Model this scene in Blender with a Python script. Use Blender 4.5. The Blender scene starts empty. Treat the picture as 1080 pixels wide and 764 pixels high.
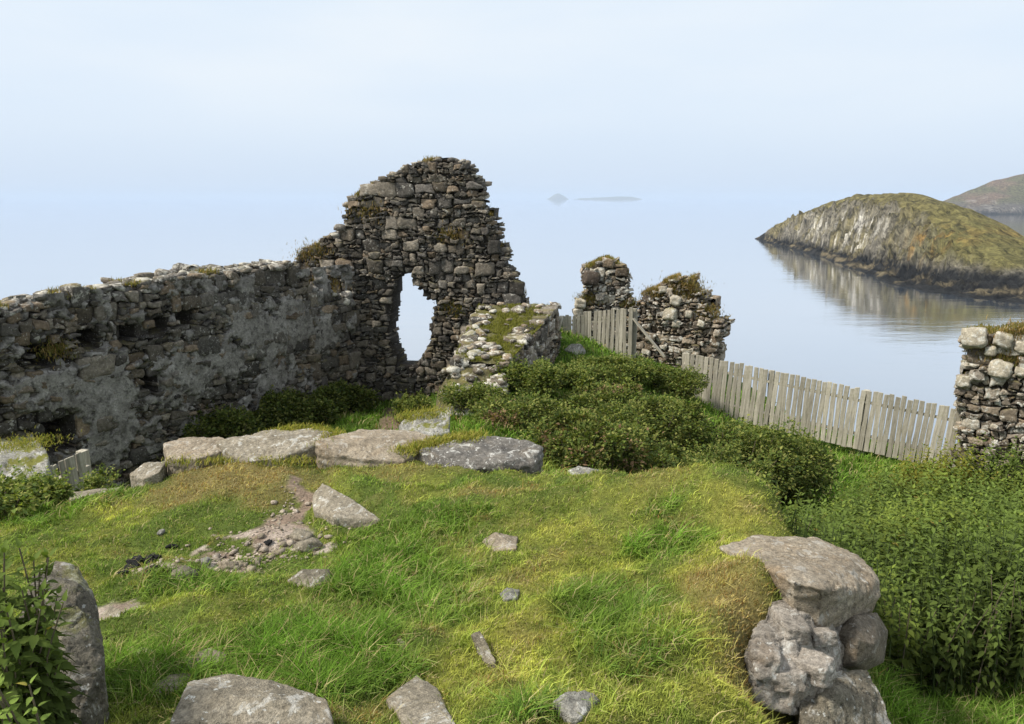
import bpy, bmesh, math, random
import numpy as np
from mathutils import Vector, Matrix

rnd = random.Random(7)
RNG = np.random.default_rng(11)
scene = bpy.context.scene
COL = scene.collection

# ------------------------------------------------------------------ camera
PITCH = math.radians(11.8)
FPX = 831.0                      # focal length in photo pixels (1080 wide)
SEA_Z = -35.0
cam_d = bpy.data.cameras.new('camera')
cam_d.sensor_fit = 'HORIZONTAL'
cam_d.sensor_width = 36.0
cam_d.lens = 36.0 * FPX / 1080.0
cam_d.clip_start = 0.05
cam_d.clip_end = 120000
cam = bpy.data.objects.new('camera', cam_d)
COL.objects.link(cam)
cam.location = (0, 0, 0)
cam.rotation_euler = (math.radians(90) - PITCH, 0, 0)
scene.camera = cam

# ------------------------------------------------------------------ sky and sun
SUN_AZ = math.radians(-108)       # from +Y towards +X
SUN_EL = math.radians(50)
world = bpy.data.worlds.new('World')
scene.world = world
world.use_nodes = True
wt = world.node_tree
wt.nodes.clear()
w_out = wt.nodes.new('ShaderNodeOutputWorld')
w_bg = wt.nodes.new('ShaderNodeBackground')
w_bg.inputs['Strength'].default_value = 0.101
w_sky = wt.nodes.new('ShaderNodeTexSky')
w_sky.sky_type = 'NISHITA'
w_sky.sun_disc = False
w_sky.sun_elevation = SUN_EL
w_sky.sun_rotation = SUN_AZ
w_sky.air_density = 1.0
w_sky.dust_density = 2.5
w_sky.ozone_density = 1.0
w_tc = wt.nodes.new('ShaderNodeTexCoord')
w_sep = wt.nodes.new('ShaderNodeSeparateXYZ')
wt.links.new(w_tc.outputs['Generated'], w_sep.inputs[0])
# thin high cloud veil: bluish near the horizon, whiter higher up, with faint streaks
w_ramp = wt.nodes.new('ShaderNodeValToRGB')
w_ramp.color_ramp.elements[0].position = 0.0
w_ramp.color_ramp.elements[0].color = (0.625, 0.725, 0.86, 1)
w_ramp.color_ramp.elements[1].position = 0.30
w_ramp.color_ramp.elements[1].color = (0.745, 0.835, 0.925, 1)
e = w_ramp.color_ramp.elements.new(0.10)
e.color = (0.675, 0.78, 0.905, 1)
wt.links.new(w_sep.outputs['Z'], w_ramp.inputs[0])
w_map = wt.nodes.new('ShaderNodeMapping')
w_map.inputs['Scale'].default_value = (1.2, 1.2, 5.0)
wt.links.new(w_tc.outputs['Generated'], w_map.inputs[0])
w_noise = wt.nodes.new('ShaderNodeTexNoise')
w_noise.inputs['Scale'].default_value = 1.6
w_noise.inputs['Detail'].default_value = 5
w_noise.inputs['Roughness'].default_value = 0.5
wt.links.new(w_map.outputs[0], w_noise.inputs['Vector'])
w_nr = wt.nodes.new('ShaderNodeMapRange')
w_nr.inputs['From Min'].default_value = 0.35
w_nr.inputs['From Max'].default_value = 0.7
w_nr.inputs['To Min'].default_value = 0.0
w_nr.inputs['To Max'].default_value = 0.95
wt.links.new(w_noise.outputs['Fac'], w_nr.inputs['Value'])
w_cl = wt.nodes.new('ShaderNodeMixRGB')
w_cl.inputs[2].default_value = (0.84, 0.885, 0.92, 1)
w_zm = wt.nodes.new('ShaderNodeMapRange')
w_zm.inputs['From Min'].default_value = 0.02
w_zm.inputs['From Max'].default_value = 0.2
wt.links.new(w_sep.outputs['Z'], w_zm.inputs['Value'])
w_mm = wt.nodes.new('ShaderNodeMath'); w_mm.operation = 'MULTIPLY'
wt.links.new(w_nr.outputs[0], w_mm.inputs[0])
wt.links.new(w_zm.outputs[0], w_mm.inputs[1])
wt.links.new(w_mm.outputs[0], w_cl.inputs[0])
wt.links.new(w_ramp.outputs[0], w_cl.inputs[1])
w_gain = wt.nodes.new('ShaderNodeMixRGB'); w_gain.blend_type = 'MULTIPLY'
w_gain.inputs[0].default_value = 1.0
w_gain.inputs[2].default_value = (8.2, 8.2, 8.2, 1)
wt.links.new(w_cl.outputs[0], w_gain.inputs[1])
w_mix = wt.nodes.new('ShaderNodeMixRGB')
w_mix.inputs[0].default_value = 0.94
wt.links.new(w_sky.outputs[0], w_mix.inputs[1])
wt.links.new(w_gain.outputs[0], w_mix.inputs[2])
wt.links.new(w_mix.outputs[0], w_bg.inputs['Color'])
wt.links.new(w_bg.outputs[0], w_out.inputs['Surface'])

sun_d = bpy.data.lights.new('sun', 'SUN')
sun_d.energy = 4.3
sun_d.angle = math.radians(10.0)
sun_d.color = (1.0, 0.94, 0.84)
sun = bpy.data.objects.new('sun', sun_d)
COL.objects.link(sun)
_sd = Vector((math.sin(SUN_AZ) * math.cos(SUN_EL), math.cos(SUN_AZ) * math.cos(SUN_EL), math.sin(SUN_EL)))
sun.rotation_euler = _sd.to_track_quat('Z', 'Y').to_euler()

scene.view_settings.view_transform = 'Standard'
scene.view_settings.look = 'None'
scene.view_settings.exposure = 0.42
scene.view_settings.gamma = 1.0
scene.view_settings.use_curve_mapping = False
scene.render.engine = 'CYCLES'
scene.cycles.use_denoising = True
scene.cycles.use_adaptive_sampling = False
scene.cycles.max_bounces = 6
scene.cycles.diffuse_bounces = 3
scene.cycles.glossy_bounces = 3
scene.cycles.transmission_bounces = 3
scene.cycles.transparent_max_bounces = 6
scene.cycles.volume_bounces = 1
scene.cycles.sample_clamp_indirect = 8

# ------------------------------------------------------------------ helpers
CP, SP = math.cos(PITCH), math.sin(PITCH)

def ray(u, v):
    b = (382.0 - v) / FPX
    a = (u - 540.0) / FPX
    return np.array([a, CP + b * SP, -SP + b * CP])

def P(u, v, Y):
    d = ray(u, v)
    return d * (Y / d[1])

_perm = np.random.default_rng(3).permutation(256).astype(np.int64)
_perm = np.concatenate([_perm, _perm])
_grad = np.random.default_rng(4).normal(size=(256, 3))
_grad /= np.linalg.norm(_grad, axis=1)[:, None]

def perlin(p):
    p = np.asarray(p, float)
    i = np.floor(p).astype(np.int64)
    f = p - i
    w = f * f * f * (f * (f * 6 - 15) + 10)
    out = 0
    for dx in (0, 1):
        for dy in (0, 1):
            for dz in (0, 1):
                h = _perm[(_perm[(_perm[(i[..., 0] + dx) & 255] + i[..., 1] + dy) & 255] + i[..., 2] + dz) & 255]
                g = _grad[h]
                d = (g[..., 0] * (f[..., 0] - dx) + g[..., 1] * (f[..., 1] - dy) + g[..., 2] * (f[..., 2] - dz))
                wx = w[..., 0] if dx else 1 - w[..., 0]
                wy = w[..., 1] if dy else 1 - w[..., 1]
                wz = w[..., 2] if dz else 1 - w[..., 2]
                out = out + d * wx * wy * wz
    return out

def fbm(p, oct=4, gain=0.5, lac=2.03):
    p = np.asarray(p, float)
    a, s, out = 1.0, 1.0, 0.0
    for k in range(oct):
        out = out + a * perlin(p * s + 17.3 * k)
        a *= gain
        s *= lac
    return out

def fbm2(x, y, sc, oct=4, seed=0.0, gain=0.5):
    p = np.stack([np.asarray(x, float) / sc, np.asarray(y, float) / sc, np.full(np.shape(x), seed + 0.37)], -1)
    return fbm(p, oct, gain)

def sstep(a, b, x):
    t = np.clip((np.asarray(x, float) - a) / (b - a), 0, 1)
    return t * t * (3 - 2 * t)

def in_poly(x, y, poly):
    x = np.asarray(x, float); y = np.asarray(y, float)
    c = np.zeros(x.shape, bool)
    n = len(poly)
    for i in range(n):
        x0, y0 = poly[i]; x1, y1 = poly[(i + 1) % n]
        if y0 == y1:
            continue
        m = ((y0 > y) != (y1 > y)) & (x < (x1 - x0) * (y - y0) / (y1 - y0) + x0)
        c ^= m
    return c

def poly_dist(x, y, poly):
    x = np.asarray(x, float); y = np.asarray(y, float)
    d = np.full(x.shape, 1e9)
    n = len(poly)
    for i in range(n):
        x0, y0 = poly[i]; x1, y1 = poly[(i + 1) % n]
        ex, ey = x1 - x0, y1 - y0
        t = np.clip(((x - x0) * ex + (y - y0) * ey) / (ex * ex + ey * ey + 1e-12), 0, 1)
        d = np.minimum(d, np.hypot(x - x0 - t * ex, y - y0 - t * ey))
    return d

def tag(o, label=None, cat=None, group=None, kind=None):
    if label: o['label'] = label
    if cat: o['category'] = cat
    if group: o['group'] = group
    if kind: o['kind'] = kind
    return o

def empty(name, loc, label, cat, group=None, rot=(0, 0, 0)):
    o = bpy.data.objects.new(name, None)
    o.empty_display_size = 0.1
    o.location = loc
    o.rotation_euler = rot
    COL.objects.link(o)
    return tag(o, label, cat, group)

def mk(name, V, F, mats, col=None, parent=None, smooth=True, origin=None, fmat=None):
    """F: list of (n,k) index arrays; col: (nv,4) per-vertex colours"""
    V = np.asarray(V, np.float32)
    if origin is not None:
        V = V - np.asarray(origin, np.float32)
    me = bpy.data.meshes.new(name)
    F = [np.asarray(f, np.int32) for f in F if len(f)]
    idx = np.concatenate([f.ravel() for f in F])
    cnt = np.concatenate([np.full(len(f), f.shape[1], np.int32) for f in F])
    start = np.concatenate([[0], np.cumsum(cnt)[:-1]]).astype(np.int32)
    me.vertices.add(len(V)); me.vertices.foreach_set('co', V.ravel())
    me.loops.add(len(idx)); me.loops.foreach_set('vertex_index', idx)
    me.polygons.add(len(cnt)); me.polygons.foreach_set('loop_start', start)
    if smooth:
        me.polygons.foreach_set('use_smooth', np.ones(len(cnt), bool))
    if not isinstance(mats, (list, tuple)):
        mats = [mats]
    for m in mats:
        me.materials.append(m)
    if fmat is not None:
        me.polygons.foreach_set('material_index', np.asarray(fmat, np.int32))
    me.update(calc_edges=True)
    if col is not None:
        at = me.color_attributes.new('Col', 'FLOAT_COLOR', 'POINT')
        at.data.foreach_set('color', np.asarray(col, np.float32).ravel())
    o = bpy.data.objects.new(name, me)
    if origin is not None:
        o.location = origin
    COL.objects.link(o)
    if parent is not None:
        o.parent = parent
        if origin is not None:
            o.location = np.asarray(origin) - np.asarray(parent.location)
        else:
            o.location = -np.asarray(parent.location)
    return o

class Acc:
    def __init__(s):
        s.V = []; s.F3 = []; s.F4 = []; s.C = []; s.n = 0
    def add(s, V, F3=None, F4=None, C=None):
        V = np.asarray(V, float)
        if F3 is not None and len(F3): s.F3.append(np.asarray(F3) + s.n)
        if F4 is not None and len(F4): s.F4.append(np.asarray(F4) + s.n)
        s.V.append(V)
        if C is None: C = (1, 1, 1, 0)
        C = np.asarray(C, float)
        if C.ndim == 1: C = np.tile(C, (len(V), 1))
        s.C.append(C)
        s.n += len(V)
    def build(s, name, mat, parent=None, smooth=True, origin=None):
        F = []
        if s.F3: F.append(np.concatenate(s.F3))
        if s.F4: F.append(np.concatenate(s.F4))
        return mk(name, np.concatenate(s.V), F, mat, np.concatenate(s.C), parent, smooth, origin)

# ------------------------------------------------------------------ materials
def new_mat(name):
    m = bpy.data.materials.new(name)
    m.use_nodes = True
    nt = m.node_tree
    nt.nodes.clear()
    out = nt.nodes.new('ShaderNodeOutputMaterial')
    b = nt.nodes.new('ShaderNodeBsdfPrincipled')
    nt.links.new(b.outputs[0], out.inputs[0])
    return m, nt, b, out

def N(nt, kind, **kw):
    n = nt.nodes.new(kind)
    for k, v in kw.items():
        if k.startswith('_'):
            setattr(n, k[1:], v)
        else:
            n.inputs[k].default_value = v
    return n

def noise(nt, vec, scale, detail=6, rough=0.6, dist=0.0):
    n = N(nt, 'ShaderNodeTexNoise', Scale=scale, Detail=detail, Roughness=rough, Distortion=dist)
    if vec is not None: nt.links.new(vec, n.inputs['Vector'])
    return n.outputs['Fac']

def ramp(nt, fac, stops):
    r = nt.nodes.new('ShaderNodeValToRGB')
    el = r.color_ramp.elements
    while len(el) < len(stops): el.new(0.5)
    for e_, (p_, c_) in zip(el, stops):
        e_.position = p_
        e_.color = (c_[0], c_[1], c_[2], 1) if hasattr(c_, '__len__') else (c_, c_, c_, 1)
    nt.links.new(fac, r.inputs[0])
    return r.outputs[0]

def mix(nt, fac, a, b, mode='MIX'):
    m = nt.nodes.new('ShaderNodeMixRGB'); m.blend_type = mode
    for i, x in ((0, fac), (1, a), (2, b)):
        if hasattr(x, 'node'): nt.links.new(x, m.inputs[i])
        elif i == 0: m.inputs[0].default_value = x
        else: m.inputs[i].default_value = (x[0], x[1], x[2], 1)
    return m.outputs[0]

def math_(nt, op, a, b=None):
    m = nt.nodes.new('ShaderNodeMath'); m.operation = op
    for i, x in ((0, a), (1, b)):
        if x is None: continue
        if hasattr(x, 'node'): nt.links.new(x, m.inputs[i])
        else: m.inputs[i].default_value = x
    return m.outputs[0]

def maprange(nt, x, a, b, c=0.0, d=1.0):
    m = N(nt, 'ShaderNodeMapRange')
    nt.links.new(x, m.inputs['Value'])
    for k, v in (('From Min', a), ('From Max', b), ('To Min', c), ('To Max', d)): m.inputs[k].default_value = v
    return m.outputs[0]

def coords(nt, scale=(1, 1, 1), which='Object', rot=(0, 0, 0)):
    t = nt.nodes.new('ShaderNodeTexCoord')
    mp = nt.nodes.new('ShaderNodeMapping')
    mp.inputs['Scale'].default_value = scale
    mp.inputs['Rotation'].default_value = rot
    nt.links.new(t.outputs[which], mp.inputs[0])
    return mp.outputs[0]

def bump(nt, b, h, strength=0.5, dist=0.02):
    n = N(nt, 'ShaderNodeBump', Strength=strength, Distance=dist)
    nt.links.new(h, n.inputs['Height'])
    nt.links.new(n.outputs[0], b.inputs['Normal'])
    return n

def attr_col(nt, name='Col'):
    a = nt.nodes.new('ShaderNodeAttribute'); a.attribute_name = name
    return a.outputs['Color'], a.outputs['Alpha']

def up_factor(nt, a=0.2, b=0.8):
    g = nt.nodes.new('ShaderNodeNewGeometry')
    s = nt.nodes.new('ShaderNodeSeparateXYZ')
    nt.links.new(g.outputs['Normal'], s.inputs[0])
    return maprange(nt, s.outputs['Z'], a, b)

# boulder stone: grey granite grain, brown stains, pale and white lichen, dark pits
def rock_mat(name, base, dark, light, lichen=0.4, warm=(0.3, 0.22, 0.13), warm_amt=0.3, scale=1.0, moss=0.0):
    m, nt, b, out = new_mat(name)
    v = coords(nt)
    big = noise(nt, v, 3.2 * scale, 6, 0.65, 0.4)
    fine = noise(nt, v, 42 * scale, 6, 0.75)
    grain = noise(nt, v, 170 * scale, 3, 0.6)
    c = ramp(nt, big, [(0.3, dark), (0.5, base), (0.72, light)])
    c = mix(nt, maprange(nt, noise(nt, v, 5.5 * scale, 5, 0.6, 0.8), 0.5, 0.75, 0, warm_amt), c, warm)
    c = mix(nt, 0.75, c, ramp(nt, fine, [(0.32, 0.2), (0.5, 0.7), (0.64, 1.15)]), 'MULTIPLY')
    c = mix(nt, 0.5, c, ramp(nt, grain, [(0.35, 0.45), (0.6, 1.0)]), 'MULTIPLY')
    lf = math_(nt, 'MULTIPLY', maprange(nt, noise(nt, v, 9 * scale, 7, 0.7, 0.5), 0.56, 0.62), lichen)
    c = mix(nt, lf, c, (0.55, 0.54, 0.5))
    lf2 = math_(nt, 'MULTIPLY', maprange(nt, noise(nt, v, 26 * scale, 5, 0.65), 0.62, 0.66), min(1, lichen * 1.3))
    c = mix(nt, lf2, c, (0.62, 0.62, 0.58))
    pit = maprange(nt, noise(nt, v, 22 * scale, 4, 0.6), 0.34, 0.28)
    c = mix(nt, math_(nt, 'MULTIPLY', pit, 0.7), c, (0.05, 0.045, 0.035))
    if moss > 0:
        mf = math_(nt, 'MULTIPLY', maprange(nt, noise(nt, v, 6 * scale, 6, 0.7), 0.5, 0.58), moss)
        mf = math_(nt, 'MULTIPLY', mf, up_factor(nt, 0.2, 0.7))
        c = mix(nt, mf, c, (0.16, 0.16, 0.035))
    nt.links.new(c, b.inputs['Base Color'])
    b.inputs['Roughness'].default_value = 0.92
    b.inputs['Specular IOR Level'].default_value = 0.25
    h = math_(nt, 'ADD', math_(nt, 'MULTIPLY', fine, 0.7), math_(nt, 'MULTIPLY', grain, 0.3))
    h = math_(nt, 'ADD', h, math_(nt, 'MULTIPLY', noise(nt, v, 14 * scale, 5, 0.7), 0.8))
    bump(nt, b, h, 1.0, 0.02 / scale)
    return m

M = {}
M['rock_grey'] = rock_mat('grey_boulder', (0.26, 0.228, 0.168), (0.15, 0.13, 0.098), (0.41, 0.37, 0.29), 0.5)
M['rock_pale'] = rock_mat('pale_boulder', (0.35, 0.305, 0.23), (0.2, 0.175, 0.13), (0.49, 0.44, 0.355), 0.6)
M['rock_tan'] = rock_mat('tan_boulder', (0.39, 0.325, 0.24), (0.26, 0.21, 0.148), (0.52, 0.455, 0.36), 0.35, (0.33, 0.21, 0.1), 0.5)
M['rock_brown'] = rock_mat('brown_cobble', (0.24, 0.2, 0.15), (0.16, 0.13, 0.095), (0.31, 0.27, 0.21), 0.3, (0.3, 0.2, 0.1), 0.5)
M['rock_dark'] = rock_mat('dark_boulder', (0.2, 0.185, 0.165), (0.11, 0.1, 0.09), (0.31, 0.29, 0.26), 0.75)
M['rock_left'] = rock_mat('brown_grey_boulder', (0.19, 0.17, 0.13), (0.1, 0.09, 0.07), (0.33, 0.305, 0.25), 0.45, moss=0.5)
M['rock_core'] = rock_mat('mortared_rubble', (0.44, 0.39, 0.33), (0.16, 0.14, 0.115), (0.62, 0.57, 0.5), 0.5, (0.3, 0.2, 0.11), 0.5, 1.2)
M['rock_moss'] = rock_mat('mossy_lichen_boulder', (0.4, 0.385, 0.34), (0.18, 0.17, 0.15), (0.56, 0.55, 0.5), 0.8, moss=1.0)
M['rock_lichen'] = rock_mat('lichen_boulder', (0.36, 0.345, 0.3), (0.17, 0.16, 0.14), (0.52, 0.5, 0.45), 0.85)
M['charcoal'] = rock_mat('charred_wood', (0.012, 0.012, 0.012), (0.006, 0.006, 0.006), (0.03, 0.03, 0.03), 0.04, (0.03, 0.025, 0.02), 0.2, 2.5)

# masonry: colour from the stone's own attribute; alpha = how much white lichen it carries
def masonry_mat(name, lichen=0.5, moss=0.35):
    m, nt, b, out = new_mat(name)
    v = coords(nt)
    c, a = attr_col(nt)
    fine = noise(nt, v, 24, 6, 0.75)
    med = noise(nt, v, 7, 5, 0.65, 0.3)
    c = mix(nt, 0.85, c, ramp(nt, fine, [(0.28, 0.35), (0.5, 0.85), (0.7, 1.45)]), 'MULTIPLY')
    c = mix(nt, 0.7, c, ramp(nt, med, [(0.3, (0.6, 0.57, 0.53)), (0.7, (1.35, 1.3, 1.22))]), 'MULTIPLY')
    thr = math_(nt, 'SUBTRACT', 0.7, math_(nt, 'MULTIPLY', a, 0.24))
    d = math_(nt, 'SUBTRACT', noise(nt, v, 11, 7, 0.72, 0.4), thr)
    lf = math_(nt, 'MULTIPLY', maprange(nt, d, 0.0, 0.05), lichen)
    c = mix(nt, lf, c, ramp(nt, fine, [(0.3, (0.36, 0.34, 0.29)), (0.6, (0.68, 0.66, 0.59))]))
    sp = math_(nt, 'MULTIPLY', maprange(nt, noise(nt, v, 38, 3, 0.5), 0.66, 0.69), lichen * 0.9)
    c = mix(nt, sp, c, (0.6, 0.59, 0.55))
    mf = math_(nt, 'MULTIPLY', maprange(nt, noise(nt, v, 3.1, 5, 0.65), 0.5, 0.62), moss)
    mf = math_(nt, 'MULTIPLY', mf, up_factor(nt, 0.25, 0.75))
    c = mix(nt, mf, c, (0.17, 0.15, 0.04))
    nt.links.new(c, b.inputs['Base Color'])
    b.inputs['Roughness'].default_value = 0.95
    b.inputs['Specular IOR Level'].default_value = 0.2
    h = math_(nt, 'ADD', fine, math_(nt, 'MULTIPLY', noise(nt, v, 60, 4, 0.7), 0.4))
    bump(nt, b, h, 0.9, 0.03)
    return m
M['masonry'] = masonry_mat('rubble_masonry', 0.55, 0.4)
M['masonry_lichen'] = masonry_mat('lichened_masonry', 0.9, 0.55)

def plaster_mat():
    m, nt, b, out = new_mat('old_lime_render')
    v = coords(nt)
    f = noise(nt, v, 30, 6, 0.75)
    g = noise(nt, v, 4, 6, 0.7, 0.4)
    c = ramp(nt, g, [(0.3, (0.135, 0.125, 0.11)), (0.48, (0.25, 0.235, 0.212)), (0.7, (0.41, 0.39, 0.36))])
    c = mix(nt, 0.8, c, ramp(nt, f, [(0.3, 0.4), (0.5, 0.85), (0.7, 1.35)]), 'MULTIPLY')
    c = mix(nt, maprange(nt, noise(nt, v, 9, 6, 0.75), 0.52, 0.6, 0, 0.75), c, (0.06, 0.055, 0.05))
    nt.links.new(c, b.inputs['Base Color'])
    b.inputs['Roughness'].default_value = 0.95
    b.inputs['Specular IOR Level'].default_value = 0.15
    bump(nt, b, math_(nt, 'ADD', f, noise(nt, v, 9, 5, 0.7)), 0.9, 0.03)
    return m
M['plaster'] = plaster_mat()

def leaf_mat(name, rough=0.45, transl=0.3, spec=0.4):
    m, nt, b, out = new_mat(name)
    c, a = attr_col(nt)
    nt.links.new(c, b.inputs['Base Color'])
    b.inputs['Roughness'].default_value = rough
    b.inputs['Specular IOR Level'].default_value = spec
    t = nt.nodes.new('ShaderNodeBsdfTranslucent')
    tc = mix(nt, 1.0, c, (1.25, 1.35, 0.55), 'MULTIPLY')
    nt.links.new(tc, t.inputs['Color'])
    ms = nt.nodes.new('ShaderNodeMixShader')
    ms.inputs[0].default_value = transl
    nt.links.new(b.outputs[0], ms.inputs[1])
    nt.links.new(t.outputs[0], ms.inputs[2])
    nt.links.new(ms.outputs[0], out.inputs[0])
    return m
M['leaf'] = leaf_mat('leaf', 0.7, 0.28, 0.08)
M['grass'] = leaf_mat('grass_blade', 0.75, 0.3, 0.05)

def ground_mat():
    m, nt, b, out = new_mat('turf_soil')
    v = coords(nt)
    c, a = attr_col(nt)
    f = noise(nt, v, 60, 5, 0.75)
    c = mix(nt, 0.9, c, ramp(nt, f, [(0.3, 0.35), (0.5, 0.8), (0.7, 1.35)]), 'MULTIPLY')
    g = noise(nt, v, 9, 5, 0.7)
    c = mix(nt, 0.6, c, ramp(nt, g, [(0.3, 0.6), (0.7, 1.3)]), 'MULTIPLY')
    nt.links.new(c, b.inputs['Base Color'])
    b.inputs['Roughness'].default_value = 0.97
    b.inputs['Specular IOR Level'].default_value = 0.1
    bump(nt, b, math_(nt, 'ADD', f, math_(nt, 'MULTIPLY', noise(nt, v, 160, 3, 0.7), 0.5)), 0.9, 0.02)
    return m
M['ground'] = ground_mat()

def wood_mat():
    m, nt, b, out = new_mat('weathered_grey_wood')
    v = coords(nt, (40, 40, 2.2))
    t = nt.nodes.new('ShaderNodeObjectInfo')
    off = nt.nodes.new('ShaderNodeVectorMath'); off.operation = 'ADD'
    sc = nt.nodes.new('ShaderNodeVectorMath'); sc.operation = 'SCALE'
    cb = nt.nodes.new('ShaderNodeCombineXYZ')
    nt.links.new(t.outputs['Random'], cb.inputs[0]); nt.links.new(t.outputs['Random'], cb.inputs[2])
    nt.links.new(cb.outputs[0], sc.inputs[0]); sc.inputs['Scale'].default_value = 60
    nt.links.new(v, off.inputs[0]); nt.links.new(sc.outputs[0], off.inputs[1])
    g = noise(nt, off.outputs[0], 1.0, 6, 0.7, 0.5)
    c = ramp(nt, g, [(0.3, (0.17, 0.155, 0.125)), (0.5, (0.34, 0.312, 0.25)), (0.72, (0.5, 0.465, 0.385))])
    v2 = coords(nt, (1, 1, 1))
    gm = maprange(nt, noise(nt, v2, 9, 5, 0.7), 0.5, 0.66, 0, 0.45)
    c = mix(nt, gm, c, (0.17, 0.165, 0.09))
    tint = maprange(nt, t.outputs['Random'], 0, 1, 0.72, 1.15)
    c = mix(nt, 1.0, c, tint, 'MULTIPLY')
    nt.links.new(c, b.inputs['Base Color'])
    b.inputs['Roughness'].default_value = 0.9
    b.inputs['Specular IOR Level'].default_value = 0.2
    bump(nt, b, g, 0.6, 0.006)
    return m
M['wood'] = wood_mat()

def stem_mat():
    m, nt, b, out = new_mat('woody_stem')
    v = coords(nt)
    c = ramp(nt, noise(nt, v, 30, 4, 0.6), [(0.3, (0.06, 0.05, 0.03)), (0.7, (0.13, 0.1, 0.06))])
    nt.links.new(c, b.inputs['Base Color'])
    b.inputs['Roughness'].default_value = 0.85
    return m
M['stem'] = stem_mat()

# ------------------------------------------------------------------ terrain height field (thin-plate spline through surveyed points)
ctrl = []
for (u, v, Y) in [
    # near mound
    (540, 764, 2.3), (300, 764, 2.42), (120, 764, 2.5), (760, 764, 2.33), (640, 700, 2.75),
    (540, 640, 3.35), (380, 640, 3.5), (220, 640, 3.6), (640, 640, 3.3), (740, 640, 3.25),
    (540, 560, 4.45), (660, 560, 4.35), (760, 555, 4.2), (820, 552, 4.1), (270, 590, 4.35), (330, 585, 4.4), (150, 590, 4.4),
    (300, 535, 5.2), (150, 540, 5.2), (520, 512, 5.4), (400, 512, 5.4), (240, 520, 5.35), (60, 545, 5.2),
    (400, 488, 5.85), (500, 499, 5.72), (240, 490, 5.85), (290, 488, 5.9), (445, 490, 5.8), (620, 507, 5.7), (720, 518, 5.2), (820, 534, 4.65),
        (770, 600, 3.45), (810, 618, 3.25), (776, 655, 3.0), (762, 690, 2.85), (772, 715, 2.75), (812, 752, 2.5),
    # right hand low ground
    (1000, 742, 4.15), (960, 740, 4.2), (1080, 735, 4.25), (940, 486, 12.3), (1010, 492, 12.0), (880, 492, 11.2), (830, 470, 13.0), (740, 425, 13.6),
    # saddle between crest and ruins
    (480, 455, 9.0), (500, 425, 10.5), (540, 455, 9.5),
    (720, 428, 12.6), (600, 400, 12.8), (640, 375, 14.6), (590, 352, 14.8),
    # courtyard
    (410, 437, 14.0), (430, 428, 14.6), (380, 445, 13.0), (120, 505, 11.1),
]:
    ctrl.append(P(u, v, Y))
ctrl = [tuple(c) for c in ctrl]
ctrl += [(-6.5, 7.9, -3.9), (-4.5, 8.0, -3.9), (-2.6, 8.4, -3.9), (-1.6, 8.6, -3.7), (-4.6, 12.5, -3.95), (-3.2, 14.2, -3.95), (-2.2, 11.5, -3.95),
         (-3.6, 6.6, -2.7), (-2.0, 6.7, -2.5), (-5.2, 6.2, -2.75), (-0.4, 7.0, -2.45), (0.5, 7.2, -2.75), (1.2, 6.6, -2.8), (1.5, 9.2, -3.35), (2.6, 9.0, -3.7), (2.0, 7.2, -3.35),
         (2.05, 3.35, -2.8), (1.95, 2.7, -2.75), (2.2, 2.0, -2.75), (1.9, 4.6, -2.75), (1.55, 5.6, -2.75), (3.0, 6.2, -3.4), (4.5, 6.5, -3.55), (4.2, 9.0, -4.05), (7, 8.5, -4.2), (9, 6, -3.8),
         (1.38, 3.9, -1.9), (1.27, 2.75, -2.4), (1.24, 2.35, -2.25), (1.4, 2.85, -2.6), (1.32, 3.02, -2.3), (1.5, 3.2, -2.5), (1.05, 2.92, -2.08), (1.1, 2.6, -2.1), (1.25, 3.5, -1.8),
         (-3.4, 3.0, -2.0), (-4.5, 4.4, -2.3), (-3.0, 2.0, -1.9), (0, 0, -1.65), (-3, -2, -1.8), (3, -2, -2.9), (4, 1, -2.9), (0, -4, -1.7),
         (6, 16.5, -4.2), (3.5, 16.4, -3.5), (2, 16.8, -3.3), (8.5, 11.7, -4.3), (12, 10, -4.3), (-9, 9, -3.6), (-8, 2, -2.6), (10, -2, -3.4), (-10, -3, -2.4),
         (0.3, 14.5, -2.9), (-1.2, 15.6, -3.4), (-4, 17, -3.9), (-.9, 12.2, -3.3), (-1.3, 13.2, -3.8)]
ctrl = np.array(ctrl, float)

def _tps(r):
    return np.where(r > 1e-9, r * r * np.log(np.maximum(r, 1e-9)), 0)
_n = len(ctrl)
_K = _tps(np.hypot(ctrl[:, None, 0] - ctrl[None, :, 0], ctrl[:, None, 1] - ctrl[None, :, 1]))
_K += np.eye(_n) * 0.008
_Q = np.c_[np.ones(_n), ctrl[:, :2]]
_A = np.block([[_K, _Q], [_Q.T, np.zeros((3, 3))]])
_w = np.linalg.solve(_A, np.r_[ctrl[:, 2], 0, 0, 0])

PLATEAU = [(-16, -8), (-10.5, 8), (-4.4, 16.4), (0.6, 15.6), (1.6, 17.4), (5.0, 17.5), (5.4, 15.0), (7.6, 12.9), (14, 12.6), (17, -8)]

def H0(x, y):
    x = np.asarray(x, float); y = np.asarray(y, float)
    sh = x.shape
    xf, yf = x.ravel(), y.ravel()
    out = np.empty(xf.shape)
    for s in range(0, len(xf), 20000):
        a, b_ = xf[s:s + 20000], yf[s:s + 20000]
        r = np.hypot(a[:, None] - ctrl[None, :, 0], b_[:, None] - ctrl[None, :, 1])
        out[s:s + 20000] = _tps(r) @ _w[:_n] + _w[_n] + _w[_n + 1] * a + _w[_n + 2] * b_
    return out.reshape(sh)

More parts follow.
